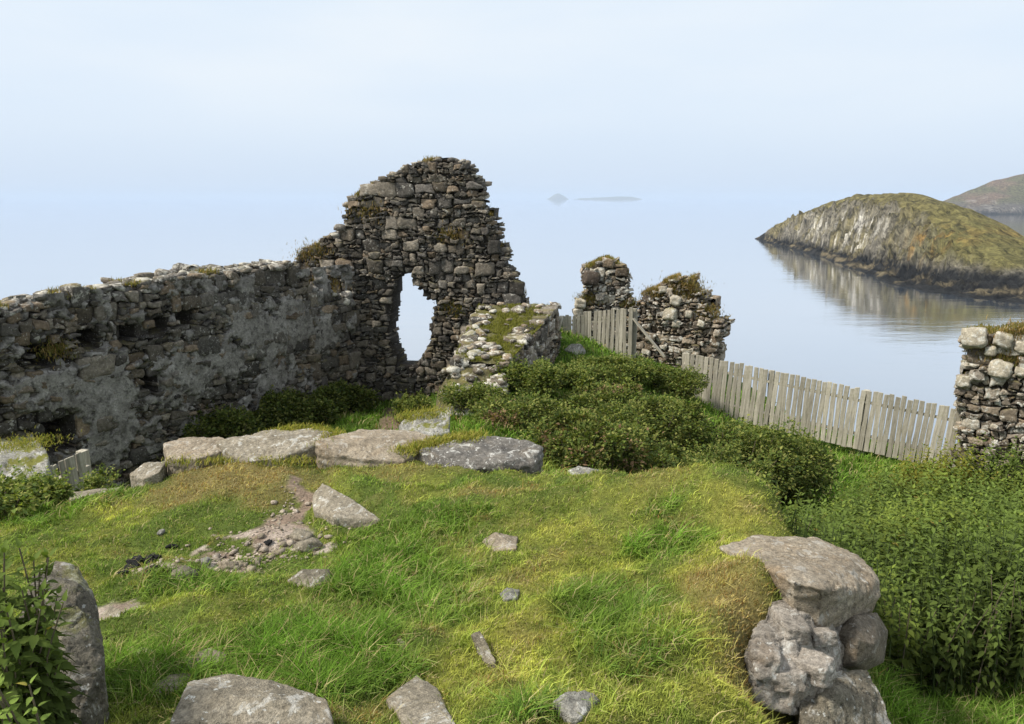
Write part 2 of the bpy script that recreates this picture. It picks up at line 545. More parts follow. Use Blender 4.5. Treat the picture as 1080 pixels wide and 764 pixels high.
def H(x, y):
    x = np.asarray(x, float); y = np.asarray(y, float)
    z = np.clip(H0(x, y), -5.2, -1.4)
    z = z + 0.10 * fbm2(x, y, 0.6, 3, 1.0) + 0.07 * fbm2(x, y, 1.2, 2, 14.0) + 0.035 * fbm2(x, y, 0.16, 3, 5.0)
    # a shallow burnt hollow where fires have been lit
    z = z - 0.10 * np.exp(-(((x - FIRE[0]) / 0.45) ** 2 + ((y - FIRE[1]) / 0.4) ** 2))
    d = poly_dist(x, y, PLATEAU)
    out = ~in_poly(x, y, PLATEAU)
    drop = np.where(out, d * 1.9 + 0.6 * np.minimum(d, 1) * fbm2(x, y, 1.3, 3, 9.0), 0)
    return np.maximum(z - drop, SEA_Z - 3)

FIRE = (-1.25, 4.45)

def hit(u, v, lift=0.0, y0=1.6, y1=16.0):
    d = ray(u, v)
    Y = np.arange(y0, y1, 0.02)
    t = Y / d[1]
    z = t * d[2]
    g = H(t * d[0], Y) + lift
    k = np.nonzero(z <= g)[0]
    if len(k) == 0: return d * (y1 / d[1])
    return d * (Y[k[0]] / d[1])

# turf character: lists of world ellipses, each anchored on the surveyed ground
def ell(items):
    out = []
    for (u, v, rx, ry, a) in items:
        p = hit(u, v)
        out.append((p[0], p[1], rx, ry, a))
    return out
Z_DRY = ell([(250, 505, .62, .45, 1), (205, 520, .3, .25, .7), (790, 690, .2, .5, 1), (770, 640, .2, .4, .8), (520, 520, .35, .15, .6), (430, 497, .4, .15, .5), (800, 740, .2, .25, .8), (690, 500, .3, .2, .3)])
Z_YEL = ell([(560, 690, .28, .5, .9), (500, 720, .25, .35, .8), (620, 590, .5, .5, .7), (780, 540, .55, .4, .8), (750, 600, .25, .5, .9), (740, 700, .35, .5, .8), (560, 600, .4, .5, .6), (110, 535, .45, .3, .7), (150, 640, .3, .15, .7), (600, 540, .6, .3, .4), (430, 470, .6, .2, .6), (640, 720, .4, .3, .5), (520, 476, .4, .2, .7)])
Z_LUSH = ell([(400, 610, .5, .5, .9), (330, 690, .5, .4, 1), (180, 720, .4, .3, .9), (640, 640, .25, .3, .7), (690, 580, .3, .3, .8), (440, 560, .5, .3, .6), (380, 720, .3, .3, .8), (60, 545, .4, .4, .6), (210, 620, .3, .25, .6), (470, 640, .3, .3, .5), (660, 690, .3, .25, .5), (560, 750, .2, .15, .6)])
Z_SOIL = ell([(298, 548, .13, .36, 1.25), (282, 582, .33, .19, 1.3), (314, 572, .16, .22, 1.2), (238, 601, .28, .09, 1.0), (165, 598, .2, .07, .9), (195, 604, .16, .08, .9), (112, 650, .1, .1, .9)])
def zsum(x, y, Z, wob=0.25, seed=0):
    n = fbm2(x, y, 0.35, 4, 20 + seed)
    s = np.zeros(np.shape(x))
    for (cx, cy, rx, ry, a) in Z:
        r = np.sqrt(((x - cx) / rx) ** 2 + ((y - cy) / ry) ** 2) + n * wob * 2.2
        s = np.maximum(s, a * sstep(1.25, 0.45, r))
    return np.clip(s, 0, 1)

def turf_state(x, y):
    dry = zsum(x, y, Z_DRY, 0.3, 1)
    yel = zsum(x, y, Z_YEL, 0.35, 2)
    lush = zsum(x, y, Z_LUSH, 0.35, 3)
    soil = zsum(x, y, Z_SOIL, 0.75, 4)
    far = sstep(7.5, 9.0, y) + sstep(1.75, 2.1, x)
    far = np.clip(far, 0, 1)
    n = fbm2(x, y, 0.5, 5, 33, .65)
    n2 = fbm2(x, y, 0.22, 4, 37, .6)
    lush = np.clip(lush + .3 * sstep(.12, .4, n2), 0, 1) * (1 - .6 * dry)
    yel = np.clip(yel * (1 - .55 * sstep(-.05, -.4, n2)) + 0.5 * sstep(-.1, .35, n), 0, 1) * (1 - 0.85 * far) * (1 - .7 * lush)
    lush = np.clip(lush * (1 - 0.3 * yel) + far * 0.7, 0, 1)
    dry = np.clip(dry + .45 * sstep(.2, .5, fbm2(x, y, 0.3, 4, 51)) * (1 - lush), 0, 1)
    return dry, yel, lush, soil

def lerp(a, b, t):
    return a + (b - a) * t[..., None]

def turf_color(x, y):
    dry, yel, lush, soil = turf_state(x, y)
    c = np.tile(np.array([0.178, 0.245, 0.052]), np.shape(x) + (1,))
    c = lerp(c, np.array([0.41, 0.41, 0.09]), yel)
    c = lerp(c, np.array([0.115, 0.215, 0.028]), lush)
    c = lerp(c, np.array([0.40, 0.31, 0.13]), dry * 0.8)
    return c, dry, yel, lush, soil

PATH = [tuple(P(u, v, Y)[:2]) for (u, v, Y) in [(398, 447, 12.4), (428, 447, 12.4), (422, 428, 14.6), (406, 428, 14.6)]]

def build_ground():
    xs = np.concatenate([np.arange(-17, -5, .25), np.arange(-5, 2.6, .035), np.arange(2.6, 9, .11), np.arange(9, 18.1, .4)])
    ys = np.concatenate([np.arange(-8, 1.6, .3), np.arange(1.6, 6.6, .035), np.arange(6.6, 20, .1), np.arange(20, 48, .8)])
    X, Y = np.meshgrid(xs, ys)
    Zt = H(X, Y)
    nx, ny = len(xs), len(ys)
    idx = np.arange(nx * ny).reshape(ny, nx)
    F = np.stack([idx[:-1, :-1].ravel(), idx[:-1, 1:].ravel(), idx[1:, 1:].ravel(), idx[1:, :-1].ravel()], 1)
    c, dry, yel, lush, soil = turf_color(X, Y)
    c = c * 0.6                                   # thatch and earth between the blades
    earth = np.array([0.3, 0.225, 0.17])
    pale = np.array([0.62, 0.53, 0.45])
    pn = sstep(-.25, .3, fbm2(X, Y, .2, 4, 71)) * sstep(5.05, 4.7, Y)
    sc = lerp(np.tile(earth, X.shape + (1,)), pale, pn)
    c = lerp(c, sc, sstep(.3, .6, soil))
    pm = sstep(.15, -.1, np.where(in_poly(X, Y, PATH), -poly_dist(X, Y, PATH), poly_dist(X, Y, PATH)))
    c = lerp(c, np.array([0.22, 0.16, 0.11]), pm)
    # bare rock of the cliff face
    d = np.where(in_poly(X, Y, PLATEAU), 0, poly_dist(X, Y, PLATEAU))
    c = lerp(c, np.array([0.13, 0.12, 0.1]), sstep(.6, 1.8, d))
    col = np.concatenate([c, np.ones(c.shape[:-1] + (1,))], -1).reshape(-1, 4)
    V = np.stack([X, Y, Zt], -1).reshape(-1, 3)
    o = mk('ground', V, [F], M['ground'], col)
    tag(o, 'grassy mound and courtyard ground with a bare burnt patch', 'ground', kind='structure')
build_ground()

# ------------------------------------------------------------------ sea, rocky island, headland, distant islands
def water_mat():
    m, nt, b, out = new_mat('calm_sea')
    b.inputs['Base Color'].default_value = (0.045, 0.075, 0.12, 1)
    b.inputs['Roughness'].default_value = 0.5
    b.inputs['Specular IOR Level'].default_value = 0.0
    gl = nt.nodes.new('ShaderNodeBsdfGlossy')
    gl.inputs['Roughness'].default_value = 0.03
    gl.inputs['Color'].default_value = (0.97, 0.98, 1, 1)
    lw = nt.nodes.new('ShaderNodeLayerWeight')
    lw.inputs['Blend'].default_value = 0.5
    fc = ramp(nt, lw.outputs['Facing'], [(0.0, 0.03), (0.5, 0.22), (0.7, 0.55), (0.85, 0.84), (1.0, 1.0)])
    lanes = noise(nt, coords(nt, (0.004, 0.02, 1), rot=(0, 0, .2)), 1.0, 5, 0.6, 0.8)
    nt.links.new(maprange(nt, lanes, 0.48, 0.7, 0.012, 0.045), gl.inputs['Roughness'])
    ms = nt.nodes.new('ShaderNodeMixShader')
    nt.links.new(fc, ms.inputs[0]); nt.links.new(b.outputs[0], ms.inputs[1]); nt.links.new(gl.outputs[0], ms.inputs[2])
    nt.links.new(ms.outputs[0], out.inputs[0])
    v1 = coords(nt, (0.05, 0.16, 1), rot=(0, 0, .25))
    v2 = coords(nt, (0.35, 0.9, 1), rot=(0, 0, .1))
    h1 = noise(nt, v1, 1.0, 4, 0.55, 0.3)
    h2 = noise(nt, v2, 1.0, 4, 0.6, 0.2)
    h = math_(nt, 'ADD', math_(nt, 'MULTIPLY', h1, 1.0), math_(nt, 'MULTIPLY', h2, 0.22))
    v3 = coords(nt, (1.1, 2.6, 1), rot=(0, 0, .15))
    h = math_(nt, 'ADD', h, math_(nt, 'MULTIPLY', noise(nt, v3, 1.0, 3, 0.6), 0.09))
    h = math_(nt, 'MULTIPLY', h, maprange(nt, lanes, 0.35, 0.65, 0.6, 1.5))
    bn = bump(nt, b, h, 0.35, 0.16)
    nt.links.new(bn.outputs[0], gl.inputs['Normal'])
    return m
def build_sea():
    R = 60000.0
    rings = [0.0, 60, 150, 300, 600, 1200, 2500, 5000, 10000, 20000, 40000, R]
    n = 96
    V = [(0, 300, SEA_Z)]
    for r in rings[1:]:
        for k in range(n):
            a = 2 * math.pi * k / n
            V.append((r * math.cos(a), 300 + r * math.sin(a), SEA_Z))
    F3 = [(0, 1 + k, 1 + (k + 1) % n) for k in range(n)]
    F4 = []
    for i in range(len(rings) - 2):
        for k in range(n):
            a = 1 + i * n + k; b_ = 1 + i * n + (k + 1) % n
            F4.append((a, a + n, b_ + n, b_))
    o = mk('sea', V, [F3, F4], water_mat(), smooth=False)
    tag(o, 'calm pale blue sea with faint ripples', 'sea', kind='structure')
build_sea()

def island_mat():
    m, nt, b, out = new_mat('island_rock_and_turf')
    t = nt.nodes.new('ShaderNodeTexCoord')
    g = nt.nodes.new('ShaderNodeNewGeometry')
    c, a = attr_col(nt)
    v = coords(nt)
    vs = coords(nt, (1, .35, .45), rot=(.5, .25, 0))
    f = noise(nt, v, 0.55, 8, 0.78)
    st = noise(nt, vs, 0.32, 7, 0.75, 1.0)
    c = mix(nt, 0.9, c, ramp(nt, st, [(0.37, 0.12), (0.5, 0.85), (0.63, 1.6)]), 'MULTIPLY')
    c = mix(nt, 0.8, c, ramp(nt, f, [(0.3, 0.45), (0.5, 0.9), (0.7, 1.4)]), 'MULTIPLY')
    c = mix(nt, 1.0, c, (1.3, 1.27, 1.2), 'MULTIPLY')
    nt.links.new(c, b.inputs['Base Color'])
    b.inputs['Roughness'].default_value = 0.95
    b.inputs['Specular IOR Level'].default_value = 0.1
    bump(nt, b, math_(nt, 'ADD', f, st), 1.0, 3.0)
    return m
M['island'] = island_mat()

def build_island():
    shore = np.array([(211, 700), (208, 675), (205, 640), (195, 560), (187, 500), (182, 450), (169, 380), (156, 324), (158, 290), (170, 262), (200, 245), (240, 225)], float)
    ridge = np.array([(213, 690, 1), (219, 640, 17), (219, 560, 31), (216, 500, 36.6), (211, 430, 37.5), (207, 380, 31), (203, 330, 16), (207, 300, 11), (228, 262, 8), (262, 235, 7)], float)
    ys = np.arange(232, 704, .9)
    xs = np.arange(155, 330, .8)
    X, Y = np.meshgrid(xs, ys)
    so = shore[np.argsort(shore[:, 1])]; ro = ridge[np.argsort(ridge[:, 1])]
    S = np.interp(ys, so[:, 1], so[:, 0])[:, None] + 3.5 * fbm2(X, Y, 22, 5, 2)
    Rx = np.interp(ys, ro[:, 1], ro[:, 0])[:, None]
    Rh = np.interp(ys, ro[:, 1], ro[:, 2])[:, None]
    t = (X - S) / np.maximum(Rx - S, 3)
    n = fbm2(X, Y, 16, 5, 7)
    tt = t + .13 * n
    prof = np.interp(tt, [-.6, -.25, 0.0, .1, .22, .36, .55, .75, 1.0], [-.3, -.1, 0.0, .07, .1, .42, .72, .9, 1.0])
    prof2 = np.interp(tt, [-.6, -.25, 0.0, .1, .3, .42, .58, .75, 1.0], [-.3, -.1, 0.0, .06, .1, .3, .66, .86, 1.0])
    nw = sstep(430, 350, Y)
    prof = prof * (1 - nw) + prof2 * nw
    back = np.cos(np.clip((X - Rx) / 75, 0, 1) * math.pi) * .5 + .5
    h = np.where(t < 1, prof, back - 0.06 * (X - Rx) / 75) * Rh
    h = h - 6 * sstep(12, 0, 700 - Y)
    # tilted strata ribs and gullies on the seaward face
    rib = np.abs(fbm(np.stack([(X + .5 * h) / 12, (Y + 1.1 * h) / 9, h * 0 + 3], -1), 5, .55))
    cliff = sstep(.02, .3, t) * sstep(.85, .5, t)
    h = h + (rib - .22) * 16.0 * cliff * np.clip(Rh / 30, 0, 1) + 1.1 * fbm2(X, Y, 9, 4, 12, .5) * sstep(-.05, .1, t)
    crag = np.abs(fbm(np.stack([(X - .6 * Y) / 7, (X + Y) / 30, h / 9], -1), 5, .6))
    h = h + (crag - .2) * 10 * sstep(.05, .25, t) * sstep(.85, .5, t) * np.clip(Rh / 25, 0, 1)
    # knob by the rounded buttress in the middle
    Z = SEA_Z + h
    gy, gx = np.gradient(Z, ys, xs)
    slope = 1 / np.sqrt(1 + gx * gx + gy * gy)
    m1 = fbm2(X, Y, 14, 5, 21); m2 = fbm2(X, Y, 5, 4, 24)
    grass = sstep(.55, .8, slope + .18 * m1 + .3 * sstep(.6, .9, t)) * sstep(6, 11, h + 4 * m1)
    c = np.tile(np.array([.2, .185, .155]), X.shape + (1,))
    c = lerp(c, np.array([.17, .145, .06]), sstep(-.1, .3, m1) * .7)
    c = lerp(c, np.array([.175, .155, .065]), np.clip(grass * .85 + .15 * sstep(10, 20, h), 0, 1))
    near = sstep(420, 330, Y)
    c = lerp(c, np.array([.16, .15, .05]), near * sstep(6, 12, h) * .7)
    # droppings-white cliff streaks and orange lichen
    stk = fbm(np.stack([Y / 9, h / 30, X * 0 + 2], -1), 4, .6)
    gu = sstep(.0, .22, stk + .1) * sstep(620, 560, Y) * sstep(385, 430, Y) * sstep(5, 9, h) * sstep(31, 20, h + 8 * m1)
    c = lerp(c, np.array([.62, .6, .56]), gu * .85 * sstep(-.2, .25, m2 + .5 * m1))
    ora = np.exp(-((Y - 360) / 18) ** 2 - ((h - 15) / 6) ** 2)
    c = lerp(c, np.array([.36, .2, .05]), np.clip(ora * sstep(-.15, .2, m2) * 1.1, 0, 1) * .6)
    # tidal bands: black algae then pale weed and barnacles just above the water
    band = h + 1.0 * m2 + 1.2 * m1
    c = lerp(c, np.array([.022, .022, .022]), sstep(6.0, 4.2, band - 1.5 * nw))
    wd = sstep(3.2, 2.6, band) * sstep(.8, 1.4, band) * sstep(-.25, .15, m1 + .3 * m2)
    c = lerp(c, np.array([.2, .165, .1]), wd * .8)
    nx, ny = len(xs), len(ys)
    idx = np.arange(nx * ny).reshape(ny, nx)
    F = np.stack([idx[:-1, :-1].ravel(), idx[:-1, 1:].ravel(), idx[1:, 1:].ravel(), idx[1:, :-1].ravel()], 1)
    keep = (Z.ravel()[F].max(1) > SEA_Z - 2.5)
    V = np.stack([X, Y, Z], -1).reshape(-1, 3)
    col = np.concatenate([c, np.ones(X.shape + (1,))], -1).reshape(-1, 4)
    o = mk('rocky_island', V, [F[keep]], M['island'], col)
    tag(o, 'humped rocky island with white streaked cliffs and olive turf top', 'island', kind='structure')
build_island()

def build_headland():
    xs = np.arange(900, 1900, 9.0); ys = np.arange(1650, 2600, 9.0)
    X, Y = np.meshgrid(xs, ys)
    prof = np.interp(X * 1900 / Y, [900, 990, 1020, 1060, 1130, 1210, 1320, 1500, 1900], [0, 0, 26, 44, 72, 94, 106, 120, 130])
    front = 1690 + (X - 1000) * .05 + 28 * fbm2(X, Y, 120, 4, 3)
    t = (Y - front)
    h = prof * np.interp(t, [-60, -10, 0, 14, 60, 140, 230, 300, 520], [-.3, -.05, 0, .16, .3, .6, 1, .95, 0]) + 7 * fbm2(X, Y, 90, 5, 8) * sstep(0, 60, t) + 2.5 * fbm2(X, Y, 25, 4, 9) * sstep(0, 20, t)
    h = h - 20 * sstep(40, 0, X - 960)
    m1 = fbm2(X, Y, 70, 5, 31)
    c = np.tile(np.array([.105, .1, .055]), X.shape + (1,))
    c = lerp(c, np.array([.15, .11, .08]), sstep(-.1, .25, m1))
    c = lerp(c, np.array([.11, .1, .09]), sstep(28, 14, h + 10 * m1))
    c = lerp(c, np.array([.3, .28, .26]), sstep(.25, .4, fbm2(X, Y, 30, 4, 40)) * sstep(50, 20, h) * .6)
    c = lerp(c, np.array([.03, .03, .03]), sstep(6, 3, h))
    nx, ny = len(xs), len(ys)
    idx = np.arange(nx * ny).reshape(ny, nx)
    F = np.stack([idx[:-1, :-1].ravel(), idx[:-1, 1:].ravel(), idx[1:, 1:].ravel(), idx[1:, :-1].ravel()], 1)
    V = np.stack([X, Y, SEA_Z + h], -1).reshape(-1, 3)
    col = np.concatenate([c, np.ones(X.shape + (1,))], -1).reshape(-1, 4)
    keep = (V[:, 2][F].max(1) > SEA_Z - 2)
    o = mk('headland', V, [F[keep]], M['island'], col)
    tag(o, 'hazy brown green headland rising behind the rocky island', 'headland', kind='structure')
build_headland()

def build_far_islands():
    D = 15000.0
    for (u0, u1, prof, label) in [
        (576, 600, [(0, 0), (.15, 30), (.4, 105), (.55, 112), (.75, 70), (1, 0)], 'faint steep islet far out on the horizon'),
        (604, 678, [(0, 0), (.1, 22), (.4, 38), (.6, 55), (.85, 48), (1, 0)], 'faint long low island far out on the horizon')]:
        x0 = (u0 - 540) / FPX / 1.02 * D; x1 = (u1 - 540) / FPX / 1.02 * D
        xs = np.linspace(x0, x1, 60); ys = np.linspace(D - 150, D + 150, 20)
        X, Y = np.meshgrid(xs, ys)
        h = np.interp((X - x0) / (x1 - x0), [p[0] for p in prof], [p[1] for p in prof]) * np.sqrt(np.clip(1 - ((Y - D) / 150) ** 2, 0, 1)) + 8 * fbm2(X, Y, 90, 3, 2) - 3
        idx = np.arange(60 * 20).reshape(20, 60)
        F = np.stack([idx[:-1, :-1].ravel(), idx[:-1, 1:].ravel(), idx[1:, 1:].ravel(), idx[1:, :-1].ravel()], 1)
        V = np.stack([X, Y, SEA_Z + h], -1).reshape(-1, 3)
        col = np.tile([.11, .11, .07, 1], (len(V), 1))
        o = mk('distant_island', V, [F], M['island'], col)
        tag(o, label, 'island', kind='structure')
build_far_islands()

def build_haze():
    m = bpy.data.materials.new('sea_haze')
    m.use_nodes = True
    nt = m.node_tree; nt.nodes.clear()
    out = nt.nodes.new('ShaderNodeOutputMaterial')
    pv = nt.nodes.new('ShaderNodeVolumePrincipled')
    pv.inputs['Color'].default_value = (0.55, 0.645, 0.78, 1)
    pv.inputs['Density'].default_value = 9e-5
    pv.inputs['Anisotropy'].default_value = 0.0
    nt.links.new(pv.outputs[0], out.inputs['Volume'])
    s = 62000.0; z0, z1 = SEA_Z - 5, 110.0
    V = [(x, y, z) for z in (z0, z1) for (x, y) in ((-s, -s), (s, -s), (s, s), (-s, s))]
    F = [(3, 2, 1, 0), (4, 5, 6, 7), (0, 1, 5, 4), (1, 2, 6, 5), (2, 3, 7, 6), (3, 0, 4, 7)]
    o = mk('haze', V, [F], m, smooth=False)
    tag(o, 'thin pale sea haze over the water', 'haze', kind='stuff')
build_haze()

# ------------------------------------------------------------------ rubble masonry
def rubble_cells(rng, s0, s1, z0, z1, rmin, rmax, aspect):
    """roughly coursed rubble: wavy bands, each filled with full blocks or with two or three thinner layers and pinnings"""
    sd = rng.uniform(0, 99)
    gx = np.arange(s0 - 1, s1 + 3, .04)
    cache = {}
    def wave(k, s):
        if k not in cache:
            o_ = np.ones_like(gx)
            cache[k] = .07 * perlin(np.stack([gx * 1.3, o_ * (k * 7.7 + sd), o_ * .5], 1)) + .05 * perlin(np.stack([gx * 4.1, o_ * (k * 3.3 + sd), o_ * 2.5], 1))
        return float(np.interp(s, gx, cache[k]))
    out = []
    z = z0; k = 0
    while z < z1:
        bh = rng.uniform(1.1, 2.3) * rmax
        zb, zt = z, z + bh
        s = s0
        def quad(a, b_, f0, f1, sl0, sl1):
            def zz(x, f):
                lo = zb + wave(k, x); hi = zt + wave(k + 1, x)
                return lo + (hi - lo) * f
            j = lambda: rng.normal(0, .017)
            pts = [(a + j() - sl0, zz(a, f0) + j()), ((a + b_) / 2 + j(), zz((a + b_) / 2, f0) + j()), (b_ + j() - sl1, zz(b_, f0) + j()), (b_ + j(), zz(b_, (f0 + f1) / 2)),
                   (b_ + j() + sl1, zz(b_, f1) + j()), ((a + b_) / 2 + j() * 1.5, zz((a + b_) / 2, f1) + j() * 1.5), (a + j() + sl0, zz(a, f1) + j()), (a + j(), zz(a, (f0 + f1) / 2))]
            out.append(np.array(pts))
        def layer(a, b_, f0, f1):
            x = a; h = (f1 - f0) * bh; sl = 0.0
            while x < b_ - 1e-6:
                wd = h * rng.uniform(.8, 2.3) * aspect / 1.75 + rmin * .8
                if b_ - x - wd < rmin * 1.6: wd = b_ - x
                sl1 = rng.normal(0, .02) if x + wd < b_ - 1e-6 else 0
                quad(x, x + wd, f0, f1, sl, sl1)
                x += wd; sl = sl1
        while s < s1:
            u = rng.random()
            if u < .36:
                wd = bh * rng.uniform(.75, 1.7)
                quad(s, s + wd, 0, 1, 0, 0)
            elif u < .72:
                wd = bh * rng.uniform(1.0, 2.6); f = rng.uniform(.3, .7)
                layer(s, s + wd, 0, f); layer(s, s + wd, f, 1)
            else:
                wd = bh * rng.uniform(.8, 2.2); f = rng.uniform(.25, .42); g = rng.uniform(.58, .78)
                layer(s, s + wd, 0, f); layer(s, s + wd, f, g); layer(s, s + wd, g, 1)
            s += wd
        z = zt; k += 1
    return out

def resample(poly, k):
    p = np.array(poly + [poly[0]])
    # one corner-cutting pass
    q = []
    for i in range(len(poly)):
        a, b_ = p[i], p[i + 1]
        q += [a * .9 + b_ * .1, a * .1 + b_ * .9]
    q = np.array(q + [q[0]])
    L = np.r_[0, np.cumsum(np.hypot(*np.diff(q, axis=0).T))]
    s = np.linspace(0, L[-1], k, endpoint=False)
    return np.stack([np.interp(s, L, q[:, 0]), np.interp(s, L, q[:, 1])], 1)

def blob(center, size, rng, sub=2, box=0.6, rough=.16, col=(1, 1, 1, 0), rot=None, acc=None):
    V, F = ICO[sub]
    d = V.copy()
    m = np.abs(d).max(1)[:, None]
    d = d * (1 - box) + (d / m) * box * .85
    d = d * (1 + rough * fbm(V * 1.7 + rng.uniform(0, 90, 3), 3)[:, None] * 2)
    d = d * np.asarray(size)
    a, b_, c_ = rng.uniform(0, 6.28), rng.normal(0, .18), rng.normal(0, .18)
    if rot is not None: a = rot + rng.normal(0, .25)
    R = np.array(Matrix.Rotation(a, 3, 'Z') @ Matrix.Rotation(b_, 3, 'X') @ Matrix.Rotation(c_, 3, 'Y'))
    acc.add(d @ R.T + np.asarray(center), F, None, col)

def _ico(sub):
    bm = bmesh.new()
    bmesh.ops.create_icosphere(bm, subdivisions=sub, radius=1.0)
    V = np.array([v.co[:] for v in bm.verts]); F = np.array([[v.index for v in f.verts] for f in bm.faces])
    bm.free()
    return V, F
ICO = {k: _ico(k) for k in (1, 2, 3, 4)}

class Wall:
    def __init__(s, A, B, thick, flip=False):
        s.A = np.array([A[0], A[1], 0.0]); B = np.array([B[0], B[1], 0.0])
        s.L = np.linalg.norm(B - s.A)
        s.t = (B - s.A) / s.L
        n = np.array([s.t[1], -s.t[0], 0.0])
        s.n = -n if flip else n
        s.th = thick
    def px(s, u, v):
        d = ray(u, v)
        # intersect the vertical plane through A along t
        k = np.dot(s.A, s.n) / np.dot(d, s.n)
        p = d * k
        return (float(np.dot(p - s.A, s.t)), float(p[2]))
    def w(s, S, Zz, D):
        S = np.asarray(S, float); Zz = np.asarray(Zz, float); D = np.asarray(D, float)
        return s.A + S[..., None] * s.t + D[..., None] * s.n + Zz[..., None] * np.array([0, 0, 1.0])

def masonry(wl, acc, outline, holes=(), recess=(), rmin=.05, rmax=.17, aspect=1.75, seed=0, palette=None, core_col=(.05, .045, .04, 0), lichen_fn=None, back=True, proud=.055, size_fn=None, white=0.0, front=True):
    rng = np.random.default_rng(seed)
    ol = [tuple(p) for p in outline]
    S = np.array(ol)
    s0, z0 = S.min(0) - .35; s1, z1 = S.max(0) + .35
    for layer in ((1,) if front else ()) + ((-1,) if back else ()):
        polys = rubble_cells(rng, s0, s1, z0, z1, rmin, rmax, aspect)
        pts = np.array([np.mean(p, 0) for p in polys])
        inside = in_poly(pts[:, 0], pts[:, 1], ol)
        for h in list(holes) + (list(recess) if layer > 0 else []):
            inside &= ~in_poly(pts[:, 0], pts[:, 1], h)
        K = 20
        for i in np.nonzero(inside)[0]:
            ring = resample([tuple(q) for q in polys[i]], K)
            cen = ring.mean(0)
            d = ring - cen
            dist = np.hypot(d[:, 0], d[:, 1])[:, None]
            gap = rng.uniform(.002, .012)
            d = d * np.clip(1 - gap / np.maximum(dist, .02), .5, 1)
            d = d * (1 + .035 * rng.normal(size=(K, 1)))
            for hp in list(holes) + list(recess):
                for _ in range(5):
                    if in_poly(cen[0] + d[:, 0], cen[1] + d[:, 1], hp).any(): d = d * .84
            pr = rng.uniform(-.015, proud) + .012 * rng.normal()
            tilt = rng.normal(0, .13, 2)
            prof = [(-wl.th * .52, .8), (-.05, 1.0), (pr - .014, 1.0), (pr, .93), (pr + .006, .55)]
            Vs = []
            for (dep, sc) in prof:
                q = cen + d * sc
                dp = np.full(K, dep) + (d * sc) @ tilt * (1 if dep > -.2 else 0) + rng.normal(0, .006, K)
                if layer < 0: dp = -wl.th - dp
                Vs.append(wl.w(q[:, 0], q[:, 1], dp))
            cd = pr + rng.uniform(-.004, .014)
            if layer < 0: cd = -wl.th - cd
            Vs.append(wl.w(np.array([cen[0]]), np.array([cen[1]]), np.array([cd])))
            V = np.concatenate(Vs)
            F4 = []
            a = np.arange(K); b_ = (a + 1) % K
            for k in range(len(prof) - 1):
                F4.append(np.stack([k * K + a, k * K + b_, (k + 1) * K + b_, (k + 1) * K + a], 1))
            F3 = np.stack([(len(prof) - 1) * K + a, (len(prof) - 1) * K + b_, np.full(K, len(prof) * K)], 1)
            base = palette[rng.integers(len(palette))]
            g = rng.uniform(.45, 1.25)
            li = 0.25 + .3 * rng.random()
            if lichen_fn is not None: li = lichen_fn(cen[0], cen[1], rng)
            col = (base[0] * g, base[1] * g, base[2] * g, li)
            if rng.random() < white: col = (.42, .385, .32, .8)
            acc.add(V, F3, np.concatenate(F4), col)
    # mortar core
    st = .05
    gs = np.arange(S[:, 0].min(), S[:, 0].max() + st, st); gz = np.arange(S[:, 1].min(), S[:, 1].max() + st, st)
    GS, GZ = np.meshgrid((gs[:-1] + gs[1:]) / 2, (gz[:-1] + gz[1:]) / 2)
    keep = in_poly(GS, GZ, ol) & (poly_dist(GS, GZ, ol) > .05)
    for h in holes:
        keep &= ~in_poly(GS, GZ, h)
    VS, VZ = np.meshgrid(gs, gz)
    dep = -.055 + .02 * fbm2(VS, VZ, .2, 3, seed)
    for h in recess:
        dep = np.where(in_poly(VS, VZ, h), -.55, dep)
    jit = .012 * RNG.normal(size=VS.shape)
    VF = wl.w(VS + jit, VZ + jit[::-1], dep).reshape(-1, 3)
    VB = wl.w(VS, VZ, np.full(VS.shape, -wl.th + .055)).reshape(-1, 3)
    nx = len(gs)
    nz = len(gz)
    idx = np.arange(nx * nz).reshape(nz, nx)
    q = np.stack([idx[:-1, :-1], idx[:-1, 1:], idx[1:, 1:], idx[1:, :-1]], -1)
    fq = q[keep]
    bq = fq[:, ::-1] + nx * nz
    kp = np.pad(keep, 1)
    sides = []
    for (dy, dx, e0, e1) in ((-1, 0, 0, 1), (1, 0, 2, 3), (0, -1, 3, 0), (0, 1, 1, 2)):
        nbk = kp[1 + dy:kp.shape[0] - 1 + dy, 1 + dx:kp.shape[1] - 1 + dx]
        m = keep & ~nbk
        a = q[m][:, e0]; b_ = q[m][:, e1]
        sides.append(np.stack([b_, a, a + nx * nz, b_ + nx * nz], 1))
    acc.add(np.concatenate([VF, VB]), None, np.concatenate([fq, bq] + sides), core_col)

def cap_stones(wl, acc, top, n, seed, palette, size=(.06, .15), li=(.6, 1.0), depth=None, sink=.03, white=.4):
    rng = np.random.default_rng(seed)
    P_ = np.array(top)
    L = np.r_[0, np.cumsum(np.hypot(*np.diff(P_, axis=0).T))]
    for k in range(n):
        s = rng.uniform(0, L[-1])
        S = np.interp(s, L, P_[:, 0]); Zz = np.interp(s, L, P_[:, 1])
        r = rng.uniform(*size) * (1 if rng.random() < .8 else 1.3)
        D = -rng.uniform(.0, 1.0) * wl.th if depth is None else -rng.uniform(*depth) * wl.th
        c = wl.w(np.array(S), np.array(Zz + rng.uniform(-sink, sink)), np.array(D))
        base = palette[rng.integers(len(palette))]; g = rng.uniform(.8, 1.3)
        col = (base[0] * g, base[1] * g, base[2] * g, rng.uniform(*li))
        if rng.random() < white: col = (.48, .46, .4, 1.0)
        blob(c, (r * rng.uniform(.9, 1.7), r * rng.uniform(.8, 1.2), r * rng.uniform(.35, .7)), rng, 2, .8, .2, col, math.atan2(wl.t[1], wl.t[0]), acc)

